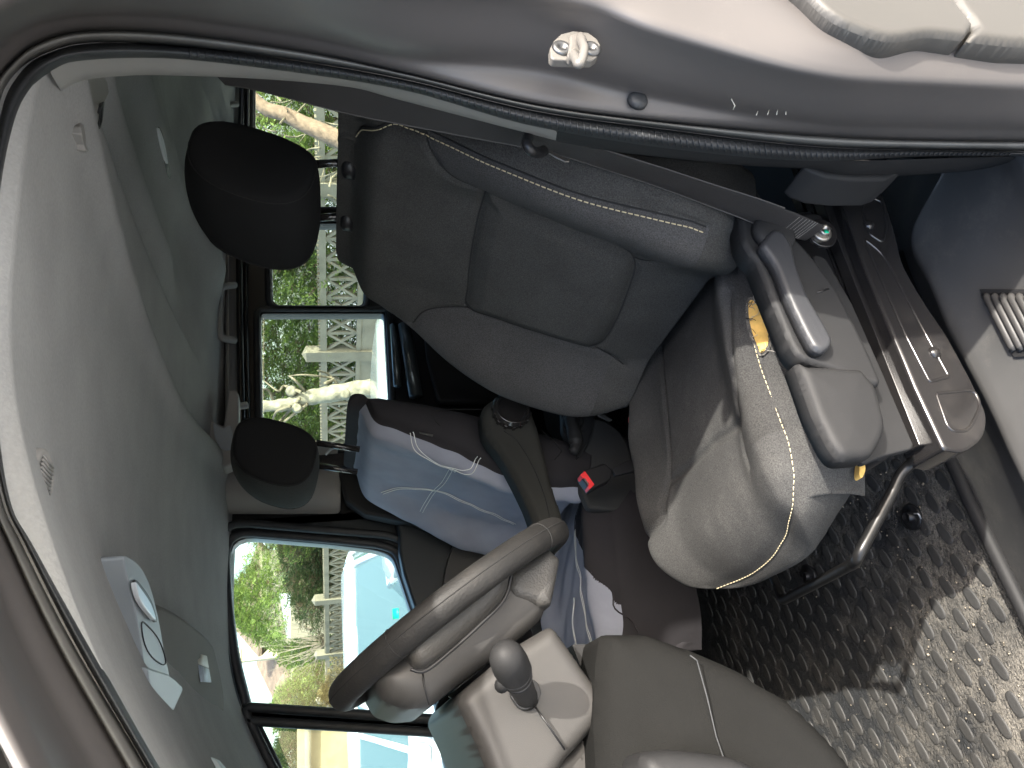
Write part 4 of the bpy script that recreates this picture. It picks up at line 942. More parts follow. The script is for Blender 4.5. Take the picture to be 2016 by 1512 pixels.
plateY('tongue_plate', [(1080,300),(1087,297),(1122,314),(1121,318),(1113,318),(1094,309)], .584, .002, M['steel'], belt, bevel=.0005)
mb = MB()
for k in range(9):
    q = .895 + k * .008; i = int(q * (len(P) - 1)); p = P[i]; d = wd[i] / np.linalg.norm(wd[i]); stitches([p - d * .017 + np.array([-.001, -.0022, .001]), p + d * .017 + np.array([-.001, -.0022, .001])], mb, .0026, .0019, .0004)
mb.build('anchor_stitching', M['fray'], belt)
an = plateY('anchor_plate', crs_round([(1588,440,10),(1612,428,12),(1640,440,12),(1650,462,12),(1644,484,12),(1618,486,12),(1594,470,12)], 5), .640, .005, M['gloss'], belt, bevel=.001)
mb = MB(); c = HY(1619, 457, .638); mb.lathe(c, (-.05, -1, .1), [(.0125, -.002), (.0125, .0), (.0100, .0008)], 24); mb.lathe(c, (-.05, -1, .1), [(.0092, 0), (.0092, .006), (.008, .0075), (.0045, .0075), (.004, .005)], 6); mb.build('bolt', M['steel'], an)
mb = MB(); mb.box(HY(1627, 456, .6295), (.0045, .0008, .005)); mb.build('paint_mark', M['green'], an)
plateY('anchor_shroud', crs_round([(1576,424,6),(1600,418,8),(1618,424,6),(1622,436,4),(1590,442,6)], 4), .648, .02, M['dark'], belt, bevel=.003)

# ---------- steering wheel
wh = thing('steering_wheel', 'dark worn steering wheel with thick scuffed rim and grey hub', 'steering wheel', (.17, .9, -.167))
wc = np.array([.168, .9, -.153]); wu = np.array([-.5, 0, .866]); wnn = np.array([.866, 0, .5]); wy = np.array([0, 1., 0])
Rw = .153; rows = []
for i in range(120):
    a = 2 * math.pi * i / 120; rad = wu * math.cos(a) + wy * math.sin(a); c = wc + rad * Rw
    rows.append([c + rad * .0140 * math.cos(b) + wnn * (.0160 * math.sin(b)) for b in [2*math.pi*k/24 for k in range(24)]])
V, Fc = grid(rows, cyc_u=True, cyc_v=True); rim = fixnormals(obj('rim', V, Fc, M['rim'], wh))
mb = MB()
mb.tube([wc + (wu * math.cos(a) + wy * math.sin(a)) * (Rw + .0138) + wnn * .0022 for a in np.linspace(0, 2*math.pi, 120)[:-1]], .0007, 5, cyc=True)
for a0 in (math.radians(232), math.radians(308)):
    rad = wu * math.cos(a0) + wy * math.sin(a0); mb.tube([wc + rad * Rw + rad * .0141 * math.cos(b) + wnn * .0161 * math.sin(b) for b in np.linspace(0, 2*math.pi, 30)[:-1]], .0006, 5, cyc=True)
mb.build('rim_seam', M['seam'], rim)
def hubplate(name, pts, y0, y1, m, bev, par=wh, bulge=.0, **k): return softY(name, pts, y0, y1 - y0, bev, m, par, bulge=bulge, par_plane=.80, **k)
# body of the hub, seen from its side
hub = hubplate('hub', [(985,1120,10),(1079,1070,10),(1100,1092,10),(1096,1136,14),(1078,1210,16),(1013,1265,20),(899,1350,20),(852,1388,10),(800,1392,14),(758,1376,10),(730,1330,20),(780,1275,20)], .800, 1.0, M['grey'], .026, bulge=.004)
hubplate('hub_grain_panel', [(1000,1128,8),(1079,1078,8),(1104,1100,8),(1097,1140,12),(1086,1192,4),(1066,1195,4),(1012,1180,6),(996,1160,8)], .793, 1.007, M['greygrain'], .014, par=hub)
hubplate('airbag_pad', [(800,1240,30),(1000,1075,20),(1008,1105,14),(1002,1135,14),(990,1178,14),(947,1224,20),(893,1272,20),(838,1316,14),(812,1318,12),(795,1290,12)], .775, 1.025, mat('airbag_grain', (.058,.055,.05), .5, bump=.8, bscale=450, var=.04, bdist=.0008), .016, par=hub)
mb = MB(); mb.tube([HY(p[0], p[1], .772) for p in crs([(808,1318),(838,1320),(893,1277),(947,1228),(992,1181),(1005,1138),(1006,1115)], 6)], .0018, 8); mb.build('pad_gap', M['black'], hub)
mb = MB(); mb.tube([HY(p[0], p[1], .797) for p in ((832,1320),(835,1350),(845,1388))], .0009, 5); mb.build('hub_split_line', M['black'], hub)
# spokes to the rim: two low, two high
for q in (math.radians(60), math.radians(120)):
    rad = wu * math.cos(q) * -1 + wy * math.sin(q); p0 = wc + rad * .146; p1 = wc + rad * .075 - wnn * .045
    mb = MB(); mb.ribbon(crs([p0 - wnn * .002, p0 * .6 + p1 * .4 - wnn * .012, p1 - wnn * .01], 5), np.cross(rad, wnn), [.040 + .03 * t for t in np.linspace(0, 1, 11)], .009); mb.build('spoke', M['greygrain'], wh, bevel=.004)
mb = MB(); mb.lathe(wc - wnn * .13, wnn, [(.045, -.03), (.05, .03), (.06, .06)], 24); mb.build('column_collar', M['black'], wh)

# ---------- passenger seat with a blue grey cover
psg = thing('passenger_seat', 'passenger seat in a loose blue grey cover with white double stitching and black sides', 'seat', (.35, 1.55, -.95))
prec = math.radians(18)
PWk = [(0,.22),(.06,.235),(.15,.245),(.25,.245),(.34,.236),(.42,.215),(.47,.195),(.50,.165)]
PBk = [(0,.03),(.08,.045),(.2,.048),(.3,.03),(.4,.012),(.5,0)]
PNk = [(0,.03),(.1,.04),(.25,.03),(.4,.025),(.5,.015)]
pb = Back((.512, 1.595, -.54), prec, .49, PWk, PBk, PNk, .055, bpos=(.45, .88))
from mathutils import noise as mnoise
def fold(w, v):
    out = np.zeros_like(w)
    for i in range(len(w)):
        p = Vector((float(w[i]) * 5, float(v[i]) * 11, 3)); n = mnoise.noise(p + Vector((mnoise.noise(p * .6) * 1.5, 0, 0)))
        out[i] = .007 * n + .0035 * mnoise.noise(Vector((float(w[i]) * 16 + float(v[i]) * 9, float(v[i]) * 22 - float(w[i]) * 12, 1)))
    return out
def pz(w, v):
    W = sinterp(PWk, v); return np.where(w < -W * .955, 1, 0)
pz.side = 1; pz.top = 1
pbk = pb.mesh(psg, [M['cover'], M['coverblack']], pz, MU=110, MV=120, disp=fold); fixnormals(pbk)
def dbl(fn, pts, mb, gap=.0045, r=.0009):
    P = sm2(pts, 8)
    for s_ in (-1, 1):
        q = []
        for i, p in enumerate(P):
            t = np.array(P[min(i+1, len(P)-1)]) - np.array(P[max(i-1, 0)]); t = t / np.linalg.norm(t)
            a, b = p[0] - t[1] * gap * s_, p[1] + t[0] * gap * s_; q.append(fn(a, b))
        mb.tube(q, r, 5)
def pS(a, b):
    f = fold(np.array([a]), np.array([b]))[0]; return pb.S(a, b, f + .0018)
mb = MB()
for pl in ([(811,849),(815,868),(823,885),(850,905),(872,916),(895,925),(918,928),(933,919),(944,897)], [(895,925),(876,945),(857,966),(829,1010)], [(753,968),(780,963),(808,962),(857,968),(912,985),(965,1010),(1013,1034)], [(1035,1018),(1046,1034)]):
    dbl(pS, [inv(pb, *p) for p in pl], mb, gap=.0035)
mb.build('double_stitching', M['wthread'], pbk)
mb = MB()
tg = [HY(p[0], p[1], 1.352) for p in ((825,850),(853,856),(852,860),(826,853))]
mb.add(tg, [(0,1,2,3)]); mb.build('side_tag', M['rubber2'], psg, solid=.001)
# seams on the dark side
mb = MB()
for pl in ([(950,806),(900,806),(862,808),(852,818),(870,840),(920,860),(965,880)], [(1065,845),(1100,880),(1105,890),(1092,905)], [(1106,792),(1110,830),(1150,850)], [(1168,808),(1165,850),(1140,895),(1135,905)]):
    mb = MB(); mb.tube(crs([HY(p[0], p[1], 1.343) for p in pl], 5), .0010, 5); mb.build('seam', M['seam'], psg)
hp, v_, n_, W_ = headrest(psg, (.612, 1.47, .078), math.radians(12), .190, .172, .125, [M['fabhead2'], M['fabhead']], yaw=math.radians(-4))
mb = MB()
for dy in (-.07, .05):
    mb = MB();    top = np.array([.61, 1.47 + dy, -.0]); mb.tube([top, top - v_ * .085], .0062, 12); mb.build('headrest_post', [M['gloss'], M['greypale']], psg)
mb = MB()
mb.tube(crs([HY(641, 895, 1.62), HY(650, 885, 1.62), HY(664, 880, 1.62), HY(672, 878, 1.62)], 4), .003, 6, mi=1)
mb.build('loose_cable', [M['gloss'], M['greypale']], psg)
# side shell, lower lining, recliner lever
plateY('seat_side_shell', crs_round([(1106,790,8),(1160,800,10),(1170,812,10),(1168,850,20),(1140,905,10),(1128,880,10),(1108,850,10)], 5), 1.348, .02, M['dark'], psg, bevel=.006)
plateY('torn_side_flap', [(1108,788),(1160,797),(1175,806),(1207,826),(1200,829),(1180,820),(1168,808),(1112,795)], 1.34, .006, M['rubber2'], psg, bevel=.002)
mb = MB(); c = HY(1128, 828, 1.335); mb.lathe(c, (0, -1, 0), [(.022, -.004), (.022, .006), (.018, .012), (.008, .014)], 24)
mb.tube(crs([HY(p[0], p[1], 1.315) for p in ((1124,820),(1130,850),(1134,875),(1127,892))], 5), [.014]*5 + [.015]*5 + [.010]*5 + [.006], 12); mb.build('recliner_lever', M['dark'], psg)
# cushion and its cover
PCW = [(0,.20),(.3,.215),(.6,.22),(.85,.21),(1,.18)]
pc = Cush(.58, .10, 1.585, -.545, PCW, [], B=.025, slope=.04, nose=.06)
def fold2(x, w):
    out = np.zeros_like(x)
    for i in range(len(x)):
        out[i] = .010 * mnoise.noise(Vector((float(x[i]) * 9, float(w[i]) * 7, 8))) + .006 * mnoise.noise(Vector((float(x[i]) * 22 + float(w[i]) * 20, float(w[i]) * 14, 2)))
    return out
def pinv(px, py):
    v = ray(px, py); lo, hi = .8, 2.2
    for k in range(50):
        m_ = (lo + hi) / 2; p = v * (m_ / v[1])
        if p[2] > float(pc.Z(np.array([p[0]]), np.array([p[1] - pc.yc]))[0]): lo = m_
        else: hi = m_
    p = v * (hi / v[1]); return (float(p[0]), float(p[1] - pc.yc))
bl = sorted(pinv(*p) for p in ((1146,985),(1133,1020),(1131,1045),(1145,1080),(1172,1130),(1212,1190),(1255,1245)))
def pcz(x, w):
    lim = np.interp(x, [b[0] for b in bl], [b[1] for b in bl]) + .004 * np.sin(x * 90); return np.where(w < lim, 1, 0)
pcu = pc.mesh(psg, [M['cover'], M['coverblack']], pcz, lambda t: .17 if t > .3 else .17, MU=180, MT=200, disp=fold2, zs=1); fixnormals(pcu)
mb = MB(); mb.tube([pc.S(a_, b_ + .004 * math.sin(a_ * 90), float(fold2(np.array([a_]), np.array([b_]))[0]) - .001) for a_, b_ in sm2(bl, 8)], .0018, 8); mb.build('cover_hem', M['coverblack'], pcu)
def pcS(a, b):
    f = fold2(np.array([a]), np.array([b]))[0]; return pc.S(a, b, f + .0016)
mb = MB(); dbl(pcS, [(.44,-.03),(.36,-.045),(.28,-.06),(.2,-.075),(.13,-.085)], mb, gap=.003); dbl(pcS, [(.30,.0),(.22,.02),(.14,.03)], mb, gap=.002)
mb.build('double_stitching', M['wthread'], pcu)
plateY('seat_side_lining', crs_round([(1170,820,10),(1195,826,20),(1235,860,30),(1260,960,10),(1240,1010,10),(1160,1000,8),(1142,960,8),(1136,905,10),(1158,870,10)], 5), 1.365, .03, mat('side_lining', (.03,.03,.028), .8, bump=.4, bscale=700, var=.1), psg, bevel=.008)
mb = MB(); stitches([HY(p[0], p[1], 1.362) for p in ((1145,905),(1152,925),(1154,940),(1148,965))], mb, .008, .005, .0007); mb.build('contrast_stitching', M['thread'], psg)
# armrest with round adjuster knob
arm = softY('armrest', ([(950,800,20),(968,782,24),(1010,778,24),(1048,800,24),(1062,840,20),(1078,900,30),(1092,960,20),(1112,1015,14),(1108,1060,14),(1080,1072,14),(1058,1040,12),(1046,1000,20),(1022,950,30),(990,890,30),(955,850,20)]), 1.255, .055, .018, M['armfab'], psg, bulge=.003)
mb = MB(); mb.tube(crs([HY(p[0], p[1], 1.2535) for p in ((992,848),(1020,870),(1050,920),(1072,975),(1085,1030))], 5), .0012, 5); mb.build('seam', M['seam'], arm)
mb = MB(); c = HY(1005, 812, 1.255); n = 14; prof = [(.036, -.004), (.036, .014), (.031, .021), (.027, .021), (.026, .018), (.0, .018)]
mb.lathe(c, (0, -1, 0), prof, 40)
for k in range(n):
    a = 2 * math.pi * k / n; p = c + np.array([math.cos(a) * .0355, -.006, math.sin(a) * .0355]); mb.box(p, (.006, .016, .006), Matrix.Rotation(-a, 3, 'Y'))
mb.build('adjuster_knob', M['gloss'], psg, bevel=.001)
# buckle
bu = prism('belt_buckle', [HY(p[0], p[1], y) for p, y in (((1151,925),1.235),((1191,911),1.235),((1208,926),1.235),((1203,944),1.235),((1163,965),1.235),((1160,960),1.235),((1143,936),1.235))], (0, .028, 0), M['black'], psg, bevel=.004)
prism('red_button', [HY(*p, 1.2325) for p in ((1143,934),(1152,927),(1171,954),(1161,963),(1158,957),(1160,952),(1152,941),(1146,941))], (0, .022, 0), M['red'], bu, bevel=.0012)
prism('buckle_stalk', [HY(*p, 1.245) for p in ((1204,922),(1240,904),(1262,910),(1262,925),(1212,936))], (0, .01, 0), M['dark'], psg, bevel=.002)
prism('rear_buckle_button', [HY(*p, 1.23) for p in ((1240,818),(1244,817),(1244,827),(1240,828))], (0, .01, 0), M['red'], drv, bevel=.0006)
prism('seat_base', [(.60, 1.44, -.72), (.34, 1.44, -.72), (.36, 1.44, -.95), (.58, 1.44, -.95)], (0, .30, 0), M['black'], psg, bevel=.01)

# ---------- rear bench behind
rb = thing('rear_bench_seat', 'dark rear bench backrest half hidden between the two front seats', 'seat', (1.3, 1.5, -.95))
b2 = Back((1.10, 1.50, -.62), math.radians(18), .50, [(0,.33),(.25,.37),(.42,.36),(.5,.31)], [(0,.01),(.5,.01)], [(0,.02),(.3,.04),(.5,.02)], .09)
def z0(w, v): return np.zeros(len(w))
z0.side = 0; z0.top = 0
b2m = b2.mesh(rb, [M['fab']], z0, MU=50, MV=40); fixnormals(b2m)
c2 = Cush(1.15, .72, 1.50, -.62, [(0,.36),(.5,.38),(1,.33)], [], B=0)
c2m = c2.mesh(rb, [M['fab']], lambda x, w: np.zeros(len(x)), lambda t: .1, MU=40, MT=30); fixnormals(c2m)

# ================================================================ OUTSIDE
g = MB(); g.add([(-200, -200, G), (200, -200, G), (200, 200, G), (-200, 200, G)], [(0, 1, 2, 3)])
gr = g.build('ground', mat('pale_yard_ground', (.37, .365, .345), .9, var=.2, vscale=2, bump=.3, bscale=30), None); tagtop(gr, kind='structure')

fm = mat('weathered_concrete', (.24, .215, .155), .9, var=.16, vscale=5, bump=.8, bscale=60, bdist=.006)
FA = np.array([5.35, 9.28]); FB = np.array([3.365, 15.44]); fd = (FB - FA) / np.linalg.norm(FB - FA); fn = np.array([-fd[1], fd[0]])
zt, zb_ = -.165, -.565
def FP(s, z, o=0.0): q = FA + fd * s + fn * o; return np.array([q[0], q[1], z])
fence = thing('concrete_fence', 'weathered beige concrete lattice fence with capped square posts in front of the hedge', 'fence', tuple(FP(2, G)))
# post positions from the photo
def fs(px, py=None):
    v = ray(660, px); k = v[:2]; A = np.array([[k[0], -fd[0]], [k[1], -fd[1]]]); t = np.linalg.solve(A, FA); return t[1]
posts = [fs(696), fs(1178), fs(1285)]
pitch = posts[2] - posts[1]
allp = sorted([posts[1] + pitch * k for k in range(-7, 6)])
allp = [min(posts, key=lambda q: abs(q - p)) if min(abs(q - p) for q in posts) < pitch * .25 else p for p in allp]
zdir = np.array([fd[0], fd[1], 0.]); Mf = np.array([zdir, [fn[0], fn[1], 0], [0, 0, 1.]]).T
for p in allp:
    mb = MB(); mb.box(FP(p, (G + .10) / 2), (.17, .15, .10 - G), Mf)
    top = [FP(p + a * .085, .10, b * .075) for a, b in ((-1,-1),(1,-1),(1,1),(-1,1))] + [FP(p, .165)]
    mb.add(top, [(0,1,4),(1,2,4),(2,3,4),(3,0,4)]); mb.build('post', fm, fence, smooth=False)
for a, b in zip(allp[:-1], allp[1:]):
    mb = MB(); L_ = b - a; c = (a + b) / 2
    mb.box(FP(c, zt + .035), (L_ - .16, .09, .085), Mf)
    for k in range(int(L_ / .07)): mb.box(FP(a + .1 + k * .07, zt + .085), (.035, .08, .03), Mf)
    mb.box(FP(c, zb_ - .03), (L_ - .16, .09, .06), Mf)
    mb.box(FP(c, (zb_ + G - .06) / 2), (L_ - .16, .06, zb_ - .06 - G), Mf)
    ncell = max(3, round((L_ - .17) / .30)); cw = (L_ - .17) / ncell; h = zt - zb_
    for k in range(ncell):
        x0 = a + .085 + k * cw
        if k: mb.box(FP(x0, (zt + zb_) / 2), (.042, .05, h), Mf)
        for s_ in (-1, 1):
            ang = math.atan2(h, cw) * s_; Rx = Matrix.Rotation(-ang, 3, 'Y'); mb.box(FP(x0 + cw/2, (zt + zb_) / 2, .001 * s_), (math.hypot(h, cw), .045, .036), Mf @ np.array(Rx))
    mb.build('lattice_panel', fm, fence, smooth=False)

def leafmat(name, c1, c2, tr=.35):
    m = bpy.data.materials.new(name); m.use_nodes = True; nt = m.node_tree; L = nt.links; b = nt.nodes['Principled BSDF']
    gm = nt.nodes.new('ShaderNodeNewGeometry'); oi = nt.nodes.new('ShaderNodeTexCoord'); n = nt.nodes.new('ShaderNodeTexNoise'); n.inputs['Scale'].default_value = 2.5; n.inputs['Detail'].default_value = 4; L.new(oi.outputs['Object'], n.inputs[0])
    ad = nt.nodes.new('ShaderNodeMath'); ad.operation = 'MULTIPLY_ADD'; L.new(gm.outputs['Random Per Island'], ad.inputs[0]); ad.inputs[1].default_value = .5; L.new(n.outputs[0], ad.inputs[2])
    r = nt.nodes.new('ShaderNodeValToRGB'); r.color_ramp.elements[0].color = (*c1, 1); r.color_ramp.elements[1].color = (*c2, 1); r.color_ramp.elements[0].position = .45; r.color_ramp.elements[1].position = 1.0
    L.new(ad.outputs[0], r.inputs[0]); L.new(r.outputs[0], b.inputs['Base Color']); b.inputs['Roughness'].default_value = .6
    t = nt.nodes.new('ShaderNodeBsdfTranslucent'); L.new(r.outputs[0], t.inputs[0]); mx = nt.nodes.new('ShaderNodeMixShader'); mx.inputs[0].default_value = tr
    L.new(b.outputs[0], mx.inputs[1]); L.new(t.outputs[0], mx.inputs[2]); L.new(mx.outputs[0], nt.nodes['Material Output'].inputs[0]); return m
lf = {'bright': leafmat('cypress_leaf', (.11, .17, .05), (.34, .44, .11)), 'dark': leafmat('dark_hedge_leaf', (.04, .075, .03), (.12, .15, .05)), 'dry': leafmat('dry_leaf', (.13, .09, .05), (.26, .19, .12)), 'yel': leafmat('dry_grass_leaf', (.13, .11, .035), (.30, .24, .09))}
bark = mat('pale_bark', (.20, .17, .11), .9, var=.4, vscale=12, bump=1, bscale=25, bdist=.01)
def fronds(mb, n, shape, size, droop=.5, seed=0, frond=7):
    """sprays: short chains of small leaf blades spread through the crown volume"""
    r = random.Random(seed)
    for i in range(n):
        p, out = shape(r); out = np.array(out, float); out /= (np.linalg.norm(out) + 1e-9)
        d = out * .7 + np.array([r.gauss(0, .4), r.gauss(0, .4), r.uniform(-droop, .7)]); d /= np.linalg.norm(d)
        sd = np.cross(d, [0, 0, 1.]); sd /= (np.linalg.norm(sd) + 1e-9); s = size * r.uniform(.6, 1.4); up = np.cross(sd, d)
        for k in range(frond):
            t = k / frond; q = np.array(p) + d * s * t * 1.6 - np.array([0, 0, droop * s * t * t]); sg = 1 if k % 2 else -1
            e = d * .75 + sd * sg * .8 + up * r.uniform(-.4, .4); e = e / np.linalg.norm(e) * s * (.75 - .45 * t); wv = np.cross(e, up + sd * .3); wv = wv / (np.linalg.norm(wv) + 1e-9) * s * .085
            mb.add([q, q + e * .5 + wv, q + e, q + e * .5 - wv], [(0, 1, 2, 3)])
def column(name, label, cat, base, h, rad, leaf, n, seed, group=None, size=.10, dry=0.0, top=.35, cone=1.0):
    base = np.array([base[0], base[1], G]); t = thing(name, label, cat, tuple(base), group)
    mb = MB(); mb.tube([base, base + [0, 0, h * .55], base + [.05, 0, h * .92]], [.09, .06, .015], 8); mb.build('trunk', bark, t)
    def shape(r):
        z = r.uniform(.06, 1) ; R_ = rad * (1 - max(0, (z - (1 - top)) / top)**1.6) * (1 + .12 * math.sin(z * 23 + seed) + .10 * math.sin(z * 9 + seed * 2)); a = r.uniform(0, 2*math.pi); q = r.random()**.35 * R_ * (1 + .15 * math.sin(a * 3 + seed))
        return base + np.array([math.cos(a) * q, math.sin(a) * q, z * h]), (math.cos(a), math.sin(a), .3)
    mb = MB(); fronds(mb, n, shape, size, seed=seed); mb.build('crown', lf[leaf], t, smooth=False)
    if dry:
        mb = MB(); fronds(mb, int(n * dry), shape, size * .8, seed=seed + 99); mb.build('dry_twigs', lf['dry'], t, smooth=False)
    return t
grp = 'cypress trees behind the fence'
def hb(px, off): s_ = fs(px); q = FA + fd * s_ + fn * (-off if (fn @ FA) < 0 else off); return q
cols = [(130, 1.4, 2.5, 1.0, 'bright', 'sparse sunlit cypress with open gaps, furthest towards the van rear', .6, 1100), (330, 1.1, 4.6, 1.0, 'bright', 'bright green cypress seen behind the driver headrest', .25, 3600), (520, 1.0, 4.8, .95, 'bright', 'bright cypress seen through the narrow pane beside the driver headrest', .3, 3800),
        (700, 1.0, 4.8, .95, 'bright', 'bright cypress behind the broad capped fence post', .3, 3800), (860, 1.0, 4.8, .9, 'bright', 'bright cypress directly behind the bare pale trunk', .25, 3800), (970, 1.1, 4.4, .9, 'bright', 'bright cypress behind the passenger headrest', .3, 3200)]
for i, (px, off, h, rad, leaf, lab, dry, n) in enumerate(cols):
    q = hb(px, off); column('cypress_tree', lab, 'tree', q, h, rad, leaf, int(n * 2.0), 10 + i, grp, dry=dry, size=.13)
column('cypress_tree', 'tall bright cypress with brown patches at the upper corner of the front side window', 'tree', hb(1085, 1.6), 3.25, 1.25, 'bright', 6000, 31, grp, size=.13, dry=.9, top=.25)
column('conifer_tree', 'broad lime green conifer rising behind the white shed roof', 'tree', at(560, 1175, 24)[:2], 4.7, 2.2, 'bright', 8000, 33, None, size=.2, dry=.1, top=.5)
column('hedge_shrub', 'dark olive clipped shrub between two capped fence posts', 'shrub', hb(1225, 2.0), 2.5, 1.5, 'dark', 9000, 35, 'dark shrubs behind the fence', size=.12, dry=.5, top=.12)
column('hedge_shrub', 'dark olive shrub beside the steering wheel rim, behind the last fence post', 'shrub', hb(1310, 2.6), 2.4, 1.4, 'dark', 7000, 36, 'dark shrubs behind the fence', size=.12, dry=.6, top=.12)
column('conifer_tree', 'green conifer right of the chimney near the black window divider', 'tree', at(560, 1400, 22)[:2], 3.1, 1.6, 'bright', 5000, 37, None, size=.2, dry=.2, top=.4)
column('conifer_tree', 'green conifer in the front quarter window', 'tree', at(560, 1490, 20)[:2], 2.95, 1.5, 'dark', 4500, 38, None, size=.2, dry=.1, top=.3)
column('dry_bush', 'straw coloured dry bush beside the black window divider', 'bush', at(650, 1360, 15)[:2], 1.7, .7, 'yel', 2500, 39, None, size=.14, top=.4)

# bare pale tree in front of the fence
tr = thing('bare_tree', 'bare pale trunk with cut branch stubs standing in front of the lattice fence', 'tree', tuple(at(640, 785, 7.4)[:2]) + (G,))
D_ = 7.4
tp = [at(440, 806, D_), at(515, 800, D_), at(560, 797, D_), at(600, 785, D_), at(640, 777, D_), at(700, 768, D_), at(760, 762, D_)]
tp = tp + [np.array([tp[-1][0], tp[-1][1], G])]
mb = MB(); Pt = crs(tp, 6); mb.tube(Pt, [.045 + .045 * min(1, i / 30) + .006 * math.sin(i * 1.3) for i in range(len(Pt))], 14)
for q, r_ in (((680,775), .05), ((585,803), .045), ((574,770), .05)): mb.lathe(at(q[0], q[1], D_ - .06), (at(q[0], q[1], 1) * -1), [(r_ * 1.2, -.04), (r_, .03), (r_ * .8, .05), (r_ * .4, .045)], 12)
mb.build('trunk', mat('flaking_bark', (.26, .235, .165), .9, var=.35, vscale=14, bump=1, bscale=22, bdist=.012), tr)
mb = MB()
for pl in ([(592,772),(560,760),(548,770),(520,750)], [(590,785),(560,820),(545,835),(520,852),(515,862)], [(572,800),(545,810),(535,830),(520,832)], [(600,770),(580,748),(568,740)], [(640,755),(655,745),(600,738),(570,740)], [(690,790),(650,740),(625,730)], [(605,795),(560,830),(540,850),(518,880)], [(540,795),(530,770),(515,765)]):
    q = crs([at(a, b, D_ + rnd.uniform(-.25, .25)) for a, b in pl], 5); mb.tube(q, list(np.linspace(.018, .006, len(q))), 6)
mb.build('branch', bark, tr)
tr2 = thing('bare_tree', 'leaning bare brown tree with crossing twigs behind the seat belt at the rear window', 'tree', tuple(at(700, 260, 6.2)[:2]) + (G,))
mb = MB(); q = crs([at(480, 175, 6.2), at(520, 212, 6.2), at(560, 225, 6.2), at(600, 245, 6.2), at(640, 262, 6.2), at(720, 300, 6.2)], 6); q.append(np.array([q[-1][0], q[-1][1], G])); mb.tube(q, [.05 + .03 * i / len(q) for i in range(len(q))], 12)
mb.build('trunk', mat('brown_bark', (.22, .15, .10), .9, var=.3, vscale=20, bump=1, bscale=30, bdist=.01), tr2)
mb = MB()
for k in range(70):
    a = rnd.uniform(480, 680); b = rnd.uniform(150, 400); dx, dy = rnd.uniform(-50, 50), rnd.uniform(-45, 45); d0 = 6.2 + rnd.uniform(-.4, 1.2)
    q = crs([at(a, b, d0), at(a + dx*.5 + rnd.uniform(-6, 6), b + dy*.5 + rnd.uniform(-6, 6), d0 + .1), at(a + dx, b + dy, d0)], 4); mb.tube(q, list(np.linspace(.010, .003, len(q))), 5)
mb.build('twig', bark, tr2)
# bare shrub over the shed
tw = thing('bare_shrub', 'leafless twiggy shrub in front of the white shed roof', 'shrub', tuple(at(600, 1250, 18)[:2]) + (G,))
mb = MB(); c0_ = at(650, 1262, 18); base = np.array([c0_[0], c0_[1], G]); mb.tube([base, c0_], .03, 6)
for k in range(60):
    e = at(rnd.uniform(525, 640), rnd.uniform(1210, 1340), 18 + rnd.uniform(-.5, .5)); m_ = c0_ * .45 + e * .55 + np.array([rnd.gauss(0, .1), 0, rnd.gauss(0, .1)]); q = crs([c0_, m_, e], 4); mb.tube(q, list(np.linspace(.010, .003, len(q))), 5)
mb.build('twigs', mat('grey_twig', (.28, .23, .17), .9), tw)

# far houses
wallm = mat('cream_render', (.30, .27, .2), .9, var=.06, vscale=1)
tile = mat('terracotta_tiles', (.25, .17, .125), .85, var=.25, vscale=3, bump=1, bscale=8, bdist=.05)
def house(label, px0, px1, pxe, pxr, d, peak):
    a, b = at(pxe, px0, d), at(pxe, px1, d); r0, r1 = at(pxr, peak[0], d + 4), at(pxr, peak[1], d + 4)
    t = thing('house', label, 'house', tuple((a + b)[:2] / 2) + (G,))
    back = at(pxe, px0, d)[:2] * 0; dirv = (a + b)[:2]; dirv = dirv / np.linalg.norm(dirv) * 8
    A0 = np.array([a[0], a[1], G]); B0 = np.array([b[0], b[1], G]); dv = np.array([dirv[0], dirv[1], 0])
    fixnormals(obj('wall', [A0, B0, B0 + dv, A0 + dv, a, b, b + dv, a + dv], [(0,1,5,4),(1,2,6,5),(2,3,7,6),(3,0,4,7)], wallm, t, smooth=False))
    e = np.array([0, 0, .0])
    ov = (b - a) / np.linalg.norm(b - a) * .4
    V = [a - ov, b + ov, b + ov + dv, a - ov + dv, r0, r1]
    rf = fixnormals(obj('roof', V, [(0,1,5,4),(1,2,5),(2,3,4,5),(3,0,4)], tile, t, smooth=False, solid=.15)); return t, rf
h1, rf1 = house('far house with orange tiled hip roof above the cypresses', 1085, 1275, 512, 462, 34, (1195, 1235))
h2, rf2 = house('far house with pinkish tiled roof sloping down beside the cream chimney', 1262, 1420, 570, 508, 40, (1272, 1310))
p0 = at(520, 1287, 41); ch = MB(); ch.box((p0[0], p0[1], (at(560,1287,41)[2] + at(478,1287,41)[2]) / 2), (.62, .62, at(478,1287,41)[2] - at(575,1287,41)[2])); ch.box((p0[0], p0[1], at(474,1287,41)[2]), (.75, .75, .16)); ch.build('chimney', mat('cream_chimney', (.6,.53,.36), .9, var=.1), h2, smooth=False)
# white shed roof
sh = thing('shed', 'low shed with white corrugated roof above the dark shrub', 'shed', tuple(at(600, 1215, 22)[:2]) + (G,))
q = [at(553, 1168, 21), at(568, 1168, 21), at(572, 1256, 21), at(568, 1256, 21)]
dv = np.array([.25, .9, 0]) * 2.5
a, b = at(572, 1170, 21), at(572, 1256, 21); c_, d_ = at(551, 1168, 23), at(566, 1256, 23)
fixnormals(obj('roof', [a, b, d_, c_], [(0,1,2,3)], mat('white_sheet_roof', (.75,.78,.8), .4), sh, smooth=False, solid=.05))
A0 = a * np.array([1,1,0]) + np.array([0,0,G]); B0 = b * np.array([1,1,0]) + np.array([0,0,G])
obj('wall', [A0, B0, b, a], [(0,1,2,3)], wallm, sh, smooth=False, solid=.05)
